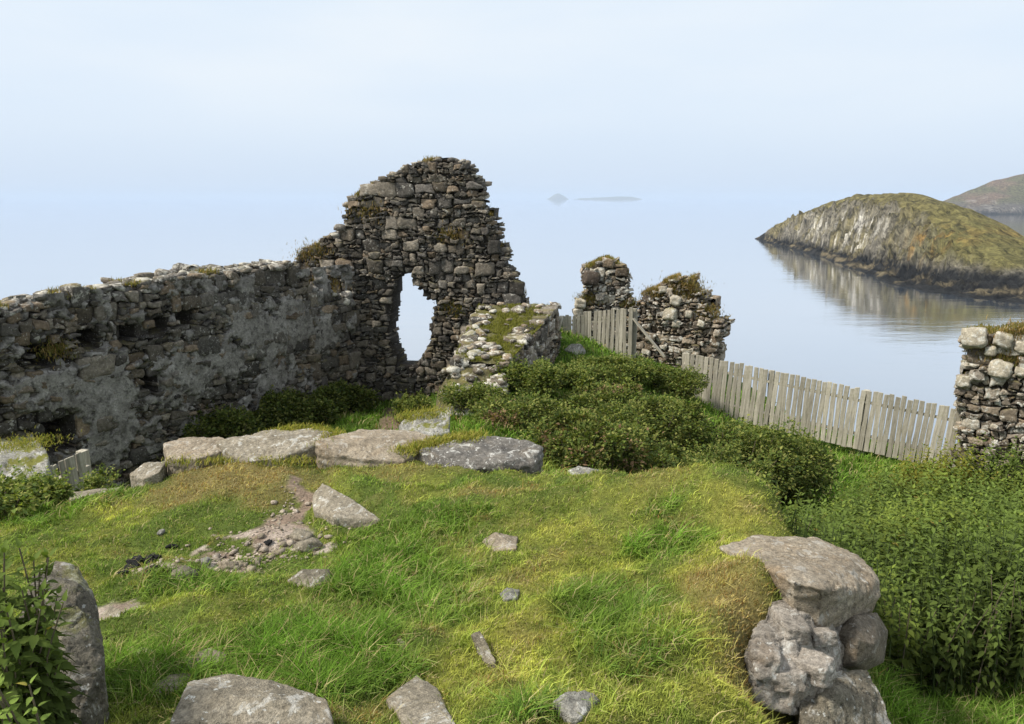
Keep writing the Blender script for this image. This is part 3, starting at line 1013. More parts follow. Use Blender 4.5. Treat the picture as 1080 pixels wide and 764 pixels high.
DARK = [(.165, .148, .125), (.125, .115, .102), (.2, .178, .148), (.175, .15, .12), (.235, .21, .175), (.1, .094, .086), (.24, .19, .14), (.14, .13, .12)]
BROWN = [(.26, .215, .165), (.2, .17, .135), (.31, .26, .2), (.16, .135, .11), (.29, .225, .16), (.34, .295, .24)]

# --- long courtyard wall
A_ = P(-70, 318, 9.2)[:2]; B_ = P(372, 300, 15.0)[:2]
WA = Wall(A_, B_, .7)
topA = [WA.px(*p) for p in [(-68, 339), (-30, 333), (0, 327), (30, 322), (60, 318), (85, 311), (110, 307), (150, 301), (175, 297), (200, 292), (225, 289), (255, 286), (280, 283), (308, 279), (320, 283), (326, 302), (340, 309), (371, 315)]]
outA = topA + [(topA[-1][0], -4.5), (topA[0][0], -4.5)]
holesA = [[WA.px(*p) for p in q] for q in (
    [(33, 366), (57, 365), (57, 384), (33, 386)], [(85, 349), (102, 347), (103, 364), (86, 366)], [(129, 345), (142, 343), (142, 359), (129, 361)],
    [(162, 337), (176, 335), (176, 351), (162, 353)], [(190, 329), (203, 327), (203, 341), (190, 343)], [(48, 447), (74, 442), (76, 470), (50, 477)], [(152, 399), (165, 397), (165, 411), (152, 413)])]
holesA = [[tuple(np.mean(q, 0) + (np.array(p) - np.mean(q, 0)) * 1.1) for p in q] for q in holesA]
def li_top(s, z, rng):
    zt = np.interp(s, [p[0] for p in topA[:14]], [p[1] for p in topA[:14]])
    return .8 if z > zt - .1 else (.25 + .3 * rng.random())
acc = Acc()
masonry(WA, acc, outA, (), holesA, .03, .14, 1.9, 21, DARK, lichen_fn=li_top, proud=.07)
cap_stones(WA, acc, topA[:14], 260, 5, DARK, (.035, .1), (.55, .95), white=.2)
cap_stones(WA, acc, topA[15:], 26, 6, DARK, (.04, .08), (.5, .9), white=.3)
orgA = (float(A_[0]), float(A_[1]), -4.2)
wallA = acc.build('ruined_wall', M['masonry'], None, False, orgA)
tag(wallA, 'long dark ruined stone wall with square beam holes and grey render', 'wall')

# old lime render left on the wall in patches
def plaster(wl, spots, seed, parent, zmin):
    st = .03
    gs = np.arange(0, wl.L, st); gz = np.arange(-4.5, -1.2, st)
    GS, GZ = np.meshgrid(gs, gz)
    m = np.zeros(GS.shape)
    for (u, v, rx, rz, a) in spots:
        s, z = wl.px(u, v)
        m = np.maximum(m, a * (1 - np.sqrt(((GS - s) / rx) ** 2 + ((GZ - z) / rz) ** 2)))
    m = m + .8 * fbm2(GS, GZ, .4, 6, seed, .72)
    for h in holesA:
        m = np.minimum(m, np.where(in_poly(GS, GZ, h), -1, np.clip(poly_dist(GS, GZ, h) * 5 - .3, -1, 2)))
    dep = -.06 + .125 * sstep(-.05, .2, m) + .025 * fbm2(GS, GZ, .25, 4, seed + 3)
    idx = np.arange(GS.size).reshape(GS.shape)
    q = np.stack([idx[:-1, :-1], idx[:-1, 1:], idx[1:, 1:], idx[1:, :-1]], -1).reshape(-1, 4)
    keep = (m.ravel()[q].max(1) > -.02) & (GZ.ravel()[q].min(1) > zmin)
    V = wl.w(GS, GZ, dep).reshape(-1, 3)
    q = q[keep]
    used, inv = np.unique(q, return_inverse=True)
    return mk('lime_render', V[used], [inv.reshape(-1, 4)], M['plaster'], None, parent, True, parent.location[:])
plaster(WA, [(75, 405, .9, .5, .55), (120, 415, .7, .55, .8), (190, 395, .8, .55, .6), (270, 350, .9, .55, 1.0), (305, 345, .8, .5, 1.0), (235, 375, .8, .5, .8), (300, 395, .8, .5, .6), (345, 350, .6, .4, .6), (110, 470, .6, .3, .5)], 61, wallA, -4.4)

# --- gable wall with the broken window
C_ = P(304, 300, 15.25)[:2]; D_ = P(580, 320, 14.5)[:2]
WG = Wall(C_, D_, .62)
topG = [WG.px(*p) for p in [(304, 283), (314, 272), (320, 264), (332, 259), (344, 250), (354, 246), (361, 238), (362, 226), (364, 216), (368, 210), (376, 204), (386, 198), (396, 192), (405, 189), (419, 182), (430, 176), (441, 171), (452, 168), (468, 169), (486, 171), (495, 179), (501, 188), (507, 204), (509, 220), (520, 231), (523, 245), (526, 257), (533, 268), (534, 280), (540, 292), (543, 302), (552, 314)]]
outG = topG + [(topG[-1][0] + .1, -4.5), (topG[0][0], -4.5)]
winG = [WG.px(*p) for p in [(417, 291), (433, 288), (434, 303), (446, 305), (447, 315), (459, 317), (457, 333), (452, 347), (455, 356), (447, 373), (438, 386), (429, 388), (421, 385), (412, 363), (409, 352), (412, 330), (415, 305)]]
acc = Acc()
masonry(WG, acc, outG, [winG], (), .026, .115, 1.75, 33, DARK, proud=.06)
cap_stones(WG, acc, topG[:19], 110, 8, DARK, (.035, .09), (.3, .8), white=.08)
cap_stones(WG, acc, topG[18:], 60, 9, DARK, (.035, .09), (.3, .7), white=.05)
# pale stones on the set-back ledge
rng = np.random.default_rng(5)
for (u, v, r) in [(331, 312, .07), (341, 311, .06), (352, 311, .06), (364, 318, .11), (367, 309, .06)]:
    p = P(u, v, 14.2 + (u - 331) * .02)
    blob(p, (r * 1.4, r, r * .7), rng, 2, .5, .12, (.5, .48, .42, .9), None, acc)
gable = acc.build('ruined_gable', M['masonry'], None, False, (float(C_[0]), float(C_[1]), -4.2))
tag(gable, 'tall ruined stone gable with a ragged window hole open to the sea', 'wall')

# --- broken stub running from the gable towards the mound
def stub():
    acc = Acc()
    fl, fr = np.array([-.6, 14.3]), np.array([.86, 14.25])
    nl, nr = np.array([-.86, 11.2]), np.array([-.05, 11.2])
    pal = BROWN + DARK
    lf = lambda s, z, r: .3 + .5 * r.random()
    zf, zn = -1.9, -2.32
    # right flank (near to far), near end, left flank
    W1 = Wall(nr, fr, .45); masonry(W1, acc, [(0, zn), (W1.L * .5, (zf + zn) / 2 + .05), (W1.L, zf), (W1.L, -3.6), (0, -3.6)], (), (), .03, .14, 1.75, 41, pal, lichen_fn=lf, back=False, white=.15)
    W2 = Wall(nl, nr, .45); masonry(W2, acc, [(0, zn - .1), (W2.L * .5, zn), (W2.L, zn), (W2.L, -3.6), (0, -3.6)], (), (), .03, .13, 1.75, 42, pal, lichen_fn=lf, back=False, white=.3)
    W3 = Wall(fl, nl, .45); masonry(W3, acc, [(0, zf), (W3.L, zn), (W3.L, -3.9), (0, -3.9)], (), (), .03, .13, 1.75, 43, pal, lichen_fn=lf, back=False, white=.1)
    W4 = Wall(fr, fl + np.array([.75, 0]), .45); masonry(W4, acc, [(0, zf), (W4.L, zf), (W4.L, -3.6), (0, -3.6)], (), (), .03, .13, 1.75, 44, pal, lichen_fn=lf, back=False, white=.1)
    # filled top
    g = np.linspace(0, 1, 40)
    U, T = np.meshgrid(g, g)
    L_ = nl[None, None] + (fl - nl)[None, None] * T[..., None]; R_ = nr[None, None] + (fr - nr)[None, None] * T[..., None]
    XY = L_ + (R_ - L_) * U[..., None]
    Zt = zn + (zf - zn) * T - .03 + .05 * fbm2(XY[..., 0], XY[..., 1], .3, 3, 4)
    idx = np.arange(1600).reshape(40, 40)
    q = np.stack([idx[:-1, :-1], idx[:-1, 1:], idx[1:, 1:], idx[1:, :-1]], -1).reshape(-1, 4)
    acc.add(np.concatenate([XY, Zt[..., None]], -1).reshape(-1, 3), None, q, (.12, .115, .05, .1))
    rng = np.random.default_rng(77)
    for k in range(120):
        a, b_ = rng.random(), rng.random()
        if .25 < a < .75 and b_ > .3 and rng.random() < .75: continue
        l_ = nl + (fl - nl) * b_; r_ = nr + (fr - nr) * b_
        xy = l_ + (r_ - l_) * a
        r = rng.uniform(.03, .1)
        base = pal[rng.integers(len(pal))]
        col = (.5, .48, .42, .95) if rng.random() < .12 else (base[0], base[1], base[2], .75)
        blob((xy[0], xy[1], zn + (zf - zn) * b_ + .01), (r * 1.4, r, r * .6), rng, 2, .75, .2, col, None, acc)
    # stones tumbled down the near end
    for k in range(70):
        y = rng.uniform(10.1, 11.2); x = rng.uniform(-.95, -.15) + (11.2 - y) * .1
        z = max(float(H(np.array(x), np.array(y))) + .02, np.interp(y, [10.1, 11.2], [-2.95, -2.38]) - rng.uniform(0, .1))
        r = rng.uniform(.03, .11)
        col = (.46, .43, .37, .9) if rng.random() < .35 else (.15, .13, .1, .7)
        blob((x, y, z), (r * 1.4, r, r * .6), rng, 2, .75, .2, col, None, acc)
    # earth body under the tumbled stones
    xs = np.linspace(-1.1, .05, 24); ys = np.linspace(9.9, 11.25, 26)
    X, Y = np.meshgrid(xs, ys)
    Zc = np.interp(Y, [9.9, 10.2, 11.25], [-3.2, -2.95, -2.4]) - .35 * np.abs((X + .52) / .55) ** 3 + .04 * fbm2(X, Y, .2, 3, 6)
    idx = np.arange(X.size).reshape(X.shape)
    q = np.stack([idx[:-1, :-1], idx[:-1, 1:], idx[1:, 1:], idx[1:, :-1]], -1).reshape(-1, 4)
    acc.add(np.stack([X, Y, Zc], -1).reshape(-1, 3), None, q, (.12, .11, .055, .2))
    o = acc.build('broken_wall', M['masonry_lichen'], None, False, (-.2, 12.5, -3.2))
    tag(o, 'low crumbling wall stub with white lichen stones and a turf top joining the gable', 'wall')
stub()

# --- two standing fragments beyond the fence, and the wall end at the right
def fragment(name, label, pa, pb, thick, tops, zb, seed, pal, white, rmin, rmax, ncap, wst, extra=()):
    w = Wall(pa, pb, thick)
    top = [w.px(*p) for p in tops]
    out = top + [(top[-1][0], zb), (top[0][0], zb)]
    acc = Acc()
    masonry(w, acc, out, (), (), rmin * .7, rmax * .85, 1.85, seed, pal, core_col=(.09, .075, .055, 0), lichen_fn=lambda s, z, r: .35 + .5 * r.random(), white=white, proud=.08)
    cap_stones(w, acc, top, ncap, seed + 1, pal, (.03, .08), (.3, .9), white=wst * .6)
    rng = np.random.default_rng(seed + 2)
    for (u, v, r, c) in extra:
        s, z = w.px(u, v)
        p = w.w(np.array(s), np.array(z), np.array(.04))
        blob(p, (r * 1.1, r * .8, r), rng, 3, .8, .16, c, math.atan2(w.t[1], w.t[0]), acc)
    o = acc.build(name, M['masonry_lichen'], None, False, (float(pa[0]), float(pa[1]), zb))
    tag(o, label, 'wall')
    return w, top
WH = (.46, .42, .34, .7)
WE, topE = fragment('wall_fragment', 'narrow lumpy stub of ruined wall behind the wooden gate', P(607, 330, 16.6)[:2], P(672, 330, 16.5)[:2], .7,
         [(606, 345), (607, 334), (612, 322), (618, 312), (617, 300), (617, 284), (624, 281), (632, 277), (642, 274), (652, 279), (660, 286), (665, 292), (662, 302), (664, 312), (672, 326), (674, 345)], -3.7, 51, BROWN + DARK, .2, .045, .13, 34, .3,
         [(623, 293, .17, (.1, .08, .065, .1)), (612, 320, .12, WH), (610, 329, .1, WH), (633, 313, .1, (.2, .19, .17, .8))])
WF, topF = fragment('wall_fragment', 'broader sloping piece of ruined wall with two round white stones', P(672, 330, 16.4)[:2], P(768, 330, 15.6)[:2], .75,
         [(671, 330), (675, 312), (684, 308), (692, 304), (700, 298), (710, 294), (720, 292), (729, 295), (733, 305), (740, 314), (749, 322), (752, 336), (766, 343), (764, 350), (757, 354), (755, 380)], -4.3, 54, BROWN, .12, .04, .12, 50, .3,
         [(713, 317, .115, WH), (708, 331, .14, WH), (700, 305, .08, WH), (727, 331, .08, WH), (714, 341, .09, WH), (740, 341, .08, WH)])
WR, topR = fragment('wall_end', 'lichened end of a rubble wall rising at the right by the fence', P(1010, 400, 11.7)[:2], P(1130, 400, 11.0)[:2], .8,
         [(1013, 460), (1014, 436), (1011, 420), (1013, 405), (1021, 398), (1023, 385), (1017, 372), (1016, 356), (1034, 352), (1052, 354), (1077, 350), (1100, 349), (1130, 345)], -4.6, 57, BROWN, .1, .045, .14, 24, .4,
         [(1027, 356, .17, WH), (1058, 358, .12, WH), (1045, 370, .08, WH), (1055, 389, .15, WH), (1079, 366, .1, WH), (1016, 402, .1, WH), (1030, 396, .1, (.3, .27, .23, .8)), (1076, 392, .08, WH), (1048, 450, .05, WH)])

# ------------------------------------------------------------------ boulders
def remesh_hull(pts, voxel):
    bm = bmesh.new()
    for p in pts: bm.verts.new(p)
    r = bmesh.ops.convex_hull(bm, input=list(bm.verts))
    bmesh.ops.delete(bm, geom=[g for g in r['geom_interior'] if isinstance(g, bmesh.types.BMVert)], context='VERTS')
    me = bpy.data.meshes.new('tmp'); bm.to_mesh(me); bm.free()
    o = bpy.data.objects.new('tmp', me); COL.objects.link(o)
    md = o.modifiers.new('r', 'REMESH'); md.mode = 'VOXEL'; md.voxel_size = voxel
    sm = o.modifiers.new('s', 'SMOOTH'); sm.factor = .5; sm.iterations = 2
    dg = bpy.context.evaluated_depsgraph_get()
    ev = o.evaluated_get(dg); m2 = ev.to_mesh()
    V = np.empty(len(m2.vertices) * 3); m2.vertices.foreach_get('co', V); V = V.reshape(-1, 3)
    Nn = np.empty(len(m2.vertices) * 3); m2.vertices.foreach_get('normal', Nn); Nn = Nn.reshape(-1, 3)
    F = [np.array([p.vertices[:] for p in m2.polygons if len(p.vertices) == k]) for k in (3, 4)]
    ev.to_mesh_clear()
    bpy.data.objects.remove(o); bpy.data.meshes.remove(me)
    return V, Nn, F

ROCKS = []
def rock(name, label, pts, mat, thick=.2, seed=0, rough=1.0, voxel=None, cat='rock', group=None, moss_top=False, flare=1.0, layers=0.0):
    """pts: photo pixel plus either lift above the turf (<1) or depth in metres (>1.2); everything gets a sunk underside"""
    W = []
    for (u, v, k) in pts:
        W.append(P(u, v, k) if k > 1.2 else hit(u, v, k))
    W = np.array(W)
    c = W.mean(0)
    low = W.copy()
    low[:, :2] = c[:2] + (W[:, :2] - c[:2]) * flare
    low[:, 2] = np.minimum(W[:, 2] - thick, c[2] - thick * .8)
    allp = np.concatenate([W, low])
    ext = allp.max(0) - allp.min(0)
    if voxel is None: voxel = max(.006, float(max(ext)) / 80)
    V, Nn, F = remesh_hull([tuple(p) for p in allp - c], voxel)
    size = float(np.sort(ext)[1])
    rs = np.random.default_rng(seed + 100).uniform(0, 50, 3)
    q = V / (size * .42) + rs
    # broken facets: the nearest of a few random planes decides how deep each spot is chipped
    dsp = .05 * size * fbm(q, 3)
    dsp -= .10 * size * np.maximum(0, fbm(q * 1.3 + 5, 2) - .12)
    dsp += .014 * size * fbm(V / (size * .11) + rs, 5, .65)
    fr = np.abs(fbm(V / (size * .3) + rs * 2, 4, .6))
    dsp -= .022 * size * sstep(.05, .0, fr)         # cracks
    if layers: dsp += layers * np.sin((V[:, 2] + .02 * fbm(V / .15, 3)) * 95 + 2 * fbm(V / .2 + 9, 3))
    V = V + Nn * (dsp * rough)[:, None]
    o = mk(name, V, F, mat, None, None, True)
    o.location = c
    tag(o, label, cat, group)
    ROCKS.append((c, W))
    return o

R_ = rock
# left and front
R_('boulder', 'tall grey boulder standing behind the nettle at the left edge', [(38, 600, 2.75), (58, 592, 2.85), (82, 596, 2.85), (98, 622, 2.75), (104, 652, 2.65), (106, 700, 2.5), (84, 764, 2.35), (20, 640, 2.6), (10, 700, 2.5), (60, 645, 2.55), (84, 628, 2.62)], M['rock_left'], .35, 1, .9)
R_('boulder', 'broad flat topped grey boulder at the front edge of the grass', [(196, 718, 2.42), (238, 711, 2.5), (290, 717, 2.44), (345, 735, 2.36), (352, 764, 2.22), (178, 764, 2.2), (290, 738, 2.28), (200, 728, 2.34)], M['rock_pale'], .25, 2, .55)
R_('flat_stone', 'flat grey pointed slab bedded in turf at the bottom middle', [(407, 736, .03), (440, 711, .04), (462, 725, .03), (481, 764, .03), (428, 764, .04), (470, 775, .03)], M['rock_pale'], .15, 3, .4)
R_('flat_stone', 'small rough white flecked stone at the bottom edge right of the slab', [(582, 738, .05), (598, 728, .06), (618, 727, .05), (633, 735, .04), (612, 758, .02), (602, 756, .03)], M['rock_lichen'], .12, 4, .9)
# right stack: end of a wall under the turf
R_('capstone', 'large pale capstone jutting from the right end of the mound', [(757, 576, 3.75), (800, 563, 3.95), (860, 567, 3.95), (905, 585, 3.8), (928, 612, 3.6), (929, 628, 3.5), (925, 640, 3.5), (900, 645, 3.3), (868, 648, 3.16), (836, 632, 3.14), (836, 612, 3.1), (870, 622, 3.08), (800, 592, 3.45)], M['rock_tan'], .1, 5, .6, layers=.005, flare=.86)
R_('cobble', 'smooth round brown cobble wedged under the capstone', [(880, 668, 3.28), (900, 648, 3.35), (925, 645, 3.45), (937, 665, 3.45), (933, 695, 3.4), (910, 706, 3.3), (882, 700, 3.22), (905, 675, 3.16), (922, 680, 3.2)], M['rock_brown'], .02, 6, .08)
R_('wall_core', 'rough pale mortared rubble block under the capstone', [(812, 632, 3.2), (870, 632, 3.3), (905, 650, 3.5), (783, 688, 2.92), (798, 708, 2.84), (838, 728, 2.84), (872, 718, 2.93), (884, 690, 3.12), (835, 655, 3.06), (900, 700, 3.4)], M['rock_core'], .12, 7, 1.2, cat='rubble')
core = bpy.context.scene.objects['wall_core']
acc = Acc(); rng = np.random.default_rng(71)
for (u, v, Y, r) in [(806, 692, 2.95, .075), (856, 704, 2.93, .07), (832, 660, 3.08, .06), (866, 672, 3.1, .05), (828, 716, 2.9, .05)]:
    r *= rng.uniform(.9, 1.2)
    blob(P(u, v, Y), (r * 1.4, r, r * .8), rng, 4, .85, .1, (1, 1, 1, 0), None, acc)
acc.build('bedded_stones', M['rock_core'], core, True, core.location[:])
R_('boulder', 'grey brown foundation boulder at the foot of the right stack', [(840, 722, 2.95), (880, 706, 3.1), (915, 706, 3.2), (930, 730, 3.1), (942, 764, 2.98), (845, 764, 2.8), (880, 730, 2.9), (930, 800, 2.85), (850, 810, 2.7)], M['rock_grey'], .25, 8, .8)
# crest stones
R_('crest_stone', 'long pale block at the left end of the row of crest stones', [(172, 468, 6.3), (190, 461, 6.5), (232, 459, 6.5), (244, 465, 6.3), (234, 476, 6.1), (208, 484, 6.0), (176, 484, 6.05)], M['rock_tan'], .22, 10, .8)
R_('crest_stone', 'smaller pale wedge stone just below the left end block', [(136, 500, 6.0), (152, 488, 6.1), (176, 486, 6.1), (168, 498, 5.9), (150, 506, 5.85)], M['rock_pale'], .15, 11, .8)
R_('crest_stone', 'long low pale stone with a grass top second in the crest row', [(228, 466, 6.2), (268, 455, 6.5), (330, 451, 6.5), (352, 455, 6.3), (340, 466, 6.1), (300, 482, 5.95), (262, 487, 5.9), (240, 478, 6.0)], M['rock_pale'], .2, 12, .8)
R_('crest_stone', 'flat topped layered slab third in the crest row', [(332, 464, 6.05), (380, 452, 6.4), (440, 454, 6.4), (462, 462, 6.2), (428, 474, 6.0), (425, 488, 5.85), (385, 484, 5.85), (336, 474, 5.95)], M['rock_tan'], .2, 13, .6, layers=.006)
R_('crest_stone', 'longest grey slab with white lichen edge at the right of the crest row', [(443, 474, 5.95), (478, 463, 6.2), (520, 459, 6.3), (555, 464, 6.2), (573, 472, 6.05), (566, 480, 5.9), (563, 494, 5.8), (530, 488, 5.72), (482, 496, 5.72), (448, 490, 5.8)], M['rock_dark'], .22, 14, .7, layers=.005)
R_('flat_stone', 'small flat white flecked stone right of the crest row', [(595, 497, 5.85), (610, 491, 5.95), (632, 495, 5.9), (637, 504, 5.75), (622, 513, 5.6), (600, 508, 5.65)], M['rock_lichen'], .12, 15, .5)
R_('flat_stone', 'tilted pale slab sliding down the bank below the crest row', [(330, 522, .09), (340, 509, .1), (366, 523, .08), (402, 548, .02), (390, 556, .0), (352, 546, .06), (330, 538, .06)], M['rock_pale'], .1, 16, .35)
R_('flat_stone', 'long thin pale slab along the left edge of the mound', [(44, 530, 6.3), (70, 520, 6.6), (128, 513, 6.6), (124, 519, 6.3), (80, 526, 6.1), (50, 534, 6.05)], M['rock_pale'], .14, 17, .5)
R_('block', 'squared pale block with a moss cap beside the far left wall', [(-15, 482, 7.2), (0, 466, 7.8), (40, 464, 7.8), (52, 480, 7.3), (48, 512, 7.0), (0, 520, 6.9), (-15, 505, 7.0)], M['rock_moss'], .7, 18, .6)
R_('block', 'white lichen stone with a mossy top behind the crest slab', [(420, 448, 7.6), (430, 438, 7.8), (462, 432, 8.0), (475, 438, 7.8), (474, 456, 7.5), (450, 462, 7.3), (424, 458, 7.4)], M['rock_moss'], .5, 19, .8)
# stones in the turf
R_('turf_stone', 'grey wedge stone beside the burnt patch', [(302, 612, .02), (318, 600, .07), (348, 599, .07), (349, 612, .03), (330, 620, .02)], M['rock_grey'], .1, 20, .6)
R_('turf_stone', 'flat tan stone in the middle of the turf', [(508, 570, .01), (522, 561, .03), (546, 566, .02), (545, 578, .02), (520, 582, .0)], M['rock_tan'], .08, 21, .5)
R_('turf_stone', 'small pale grey stone on the yellow turf above the flake stone', [(526, 626, .02), (534, 619, .04), (549, 621, .03), (546, 631, .02), (532, 633, .01)], M['rock_lichen'], .08, 22, .9)
R_('turf_stone', 'narrow upright flake stone on the yellow turf', [(496, 668, .05), (506, 664, .06), (516, 682, .05), (524, 698, .03), (514, 700, .02), (500, 680, .03)], M['rock_grey'], .1, 23, .7)
R_('turf_stone', 'long tan slab half buried above the front boulder', [(180, 700, .03), (222, 682, .06), (240, 690, .05), (232, 700, .03), (195, 708, .02)], M['rock_tan'], .1, 24, .7)
R_('turf_stone', 'low tan slab touching the front boulder', [(152, 725, .02), (178, 711, .04), (205, 710, .03), (195, 722, .02), (170, 736, .0)], M['rock_tan'], .1, 25, .6)
R_('turf_stone', 'little tan stone above the half buried slab', [(136, 690, .01), (150, 682, .03), (166, 686, .03), (158, 694, .01)], M['rock_tan'], .07, 26, .6)
R_('turf_stone', 'pale stone at the right foot of the tall left boulder', [(106, 648, .01), (116, 638, .04), (128, 642, .03), (126, 656, .01)], M['rock_pale'], .08, 27, .6)
R_('turf_stone', 'tiny tan stone in the grass left of the flake stone', [(415, 676, .02), (422, 672, .04), (429, 677, .03), (424, 684, .01)], M['rock_tan'], .06, 28, .7)
# white stones beside the gate and bits on the bank
R_('fallen_stone', 'small pale grey stone lying on the grass bank in front of the gate', [(595, 368, .04), (603, 362, .14), (613, 363, .14), (618, 370, .06), (607, 374, .02)], M['rock_lichen'], .15, 29, .7)

# fire remains: charred lumps, pale broken stones
for i, (u, v, r, lab) in enumerate([(142, 596, .05, 'black charred lump at the left end of the burnt strip'), (158, 592, .055, 'black charred piece between two lumps left of the burnt patch'), (160, 602, .035, 'small black cinder below the charred piece'),
                               (188, 604, .045, 'black ember lump against the grey pebble'), (200, 605, .04, 'black ember lump right of the grey pebble'), (182, 577, .03, 'lone black cinder on the grass above the pebble'), (283, 573, .028, 'round black cinder on the pale rubble'), (131, 605, .03, 'black cinder on the grass nearest the tall left boulder')]):
    acc = Acc(); rng = np.random.default_rng(300 + i)
    p = hit(u, v, .01)
    blob((0, 0, r * .15), (r * 1.25, r * .8, r * .42), rng, 3, .5, .5, (1, 1, 1, 0), None, acc)
    o = acc.build('charcoal', M['charcoal'])
    o.location = p
    tag(o, lab, 'charcoal', 'burnt lumps around the fire hollow')
for i, (u, v, r, lab, mt) in enumerate([(194, 608, .05, 'smooth grey pebble between the black embers', 'rock_grey'), (318, 568, .055, 'largest pinkish broken stone on the pale rubble', 'rock_pale'), (240, 600, .05, 'brown stone at the left end of the pale rubble', 'rock_tan'), (325, 578, .06, 'pale stone at the right edge of the rubble', 'rock_pale'), (217, 593, .03, 'small white stone left of the rubble', 'rock_lichen'), (170, 562, .02, 'tiny white stone in the grass above the cinders', 'rock_lichen')]):
    acc = Acc(); rng = np.random.default_rng(340 + i)
    p = hit(u, v, .01)
    blob((0, 0, r * .2), (r * 1.4, r, r * .7), rng, 3, .5, .2, (1, 1, 1, 0), None, acc)
    o = acc.build('broken_stone', M[mt]); o.location = p
    tag(o, lab, 'stone')
def gravel():
    rng = np.random.default_rng(90)
    acc = Acc()
    for (u, v, rx, ry, n) in [(250, 590, .2, .1, 120), (320, 575, .1, .14, 40), (240, 600, .2, .06, 150), (160, 598, .15, .05, 60), (296, 545, .1, .3, 120), (275, 583, .34, .2, 260)]:
        c = hit(u, v)
        for k in range(n):
            x = c[0] + rng.normal() * rx * .6; y = c[1] + rng.normal() * ry * .7
            r = rng.uniform(.003, .012) * (2.4 if rng.random() < .08 else 1)
            z = float(H(np.array(x), np.array(y)))
            g = rng.uniform(.6, 1.15)
            blob((x, y, z + r * .3), (r * 1.3, r, r * .7), rng, 1, .8, .3, (.5 * g, .43 * g, .36 * g, .1), None, acc)
    o = acc.build('gravel', M['masonry'], None, False)
    tag(o, 'pale broken gravel and mortar crumbs in the burnt hollow', 'gravel', kind='stuff')
gravel()

# ------------------------------------------------------------------ wooden fences
def plank_mesh(name, w, t, h, seed, slant=0.0, mat=None):
    rng = np.random.default_rng(seed)
    bm = bmesh.new()
    nz = 8
    rings = []
    for k in range(nz + 1):
        z = h * k / nz
        cx = .006 * math.sin(k * .7 + seed) ; ww = w * (1 + .05 * rng.normal())
        r = []
        for (sx, sy) in ((-1, -1), (1, -1), (1, 1), (-1, 1)):
            zz = z + (slant * sx * w * .5 if k == nz else 0)
            r.append(bm.verts.new((cx + sx * ww / 2, sy * t / 2, zz)))
        rings.append(r)
    for k in range(nz):
        for i in range(4):
            bm.faces.new((rings[k][i], rings[k][(i + 1) % 4], rings[k + 1][(i + 1) % 4], rings[k + 1][i]))
    bm.faces.new(rings[0][::-1]); bm.faces.new(rings[-1])
    bmesh.ops.bevel(bm, geom=[e_ for e_ in bm.edges], offset=.003, segments=1, affect='EDGES', clamp_overlap=True)
    me = bpy.data.meshes.new(name); bm.to_mesh(me); bm.free()
    me.materials.append(mat or M['wood'])
    return me
PICK = [plank_mesh('picket', .074, .02, 1.12, k, (-.1, .08, 0, .14, -.05)[k]) for k in range(5)]

def child_mesh(name, me, parent, loc, rot=(0, 0, 0), scale=(1, 1, 1)):
    o = bpy.data.objects.new(name, me)
    COL.objects.link(o)
    o.parent = parent
    o.location = Vector(loc) - parent.location
    o.rotation_euler = rot; o.scale = scale
    return o

def fence(label, p0, p1, z0, z1, n, hgt, seed, name='picket_fence', wob=.035, rail=(.25, .8), post_at=(0, .33, .66, 1), wscale=1.0, sag=0.0, leanf=None, group=None):
    rng = np.random.default_rng(seed)
    p0 = np.array(p0); p1 = np.array(p1)
    root = empty(name, (float(p0[0]), float(p0[1]), z0), label, 'fence', group)
    ang = math.atan2(p1[1] - p0[1], p1[0] - p0[0])
    nrm = np.array([math.sin(ang), -math.cos(ang)])
    L = np.linalg.norm(p1 - p0)
    for k in range(n):
        t = (k + .5) / n
        xy = p0 + (p1 - p0) * t + nrm * .035
        z = z0 + (z1 - z0) * t + sag * math.sin(t * math.pi) + rng.normal(0, .007)
        ln = rng.normal(0, wob) + (leanf(t) if leanf else 0)
        hs = hgt / 1.12 * (1 + rng.normal(0, .008))
        child_mesh('picket', PICK[rng.integers(5)], root, (xy[0], xy[1], z), (0, ln, ang + rng.normal(0, .03)), (wscale * rng.uniform(.97, 1.03), 1, hs))
    for f in rail:
        me = plank_mesh('rail', .07, .035, math.hypot(L, z1 - z0), 3)
        xy = p0
        d = Vector((p1[0] - p0[0], p1[1] - p0[1], z1 - z0))
        child_mesh('rail', me, root, (xy[0], xy[1], z0 + hgt * f), d.to_track_quat('Z', 'Y').to_euler())
    for t in post_at:
        me = plank_mesh('post', .1, .1, hgt * .98 + .3, 4)
        xy = p0 + (p1 - p0) * t - nrm * .07
        child_mesh('post', me, root, (xy[0], xy[1], z0 + (z1 - z0) * t - .3), (0, 0, ang))
    return root
def zxy(u, v, Y):
    p = P(u, v, Y); return p
a = zxy(722, 372, 13.9); b = zxy(1030, 435, 11.72)
fence('long weathered picket fence running down to the right hand wall', a[:2], b[:2], a[2] - 1.02, b[2] - 1.02, 54, 1.02, 61, wob=.007, leanf=lambda t: .035 + .03 * t)
a = zxy(617, 331, 15.3); b = zxy(668, 325, 14.9)
gate = fence('grey board gate with a loose diagonal brace in front of the narrow ruin', a[:2], b[:2], a[2] - 1.05, b[2] - 1.1, 11, 1.1, 62, 'board_gate', .012, post_at=(0, 1), wscale=.95)
gate['category'] = 'gate'
p = zxy(668, 336, 14.85); q = zxy(701, 377, 14.5)
d = Vector(q - p)
child_mesh('brace', plank_mesh('brace', .07, .03, d.length, 9), gate, p, d.to_track_quat('Z', 'Y').to_euler())
a = zxy(592, 333, 15.4); b = zxy(616, 333, 15.3)
fence('short low board panel left of the gate', a[:2], b[:2], a[2] - .9, b[2] - .9, 6, .9, 63, 'board_fence', .02, post_at=(0,), wscale=.95)
a = zxy(46, 492, 8.0); b = zxy(92, 474, 8.6)
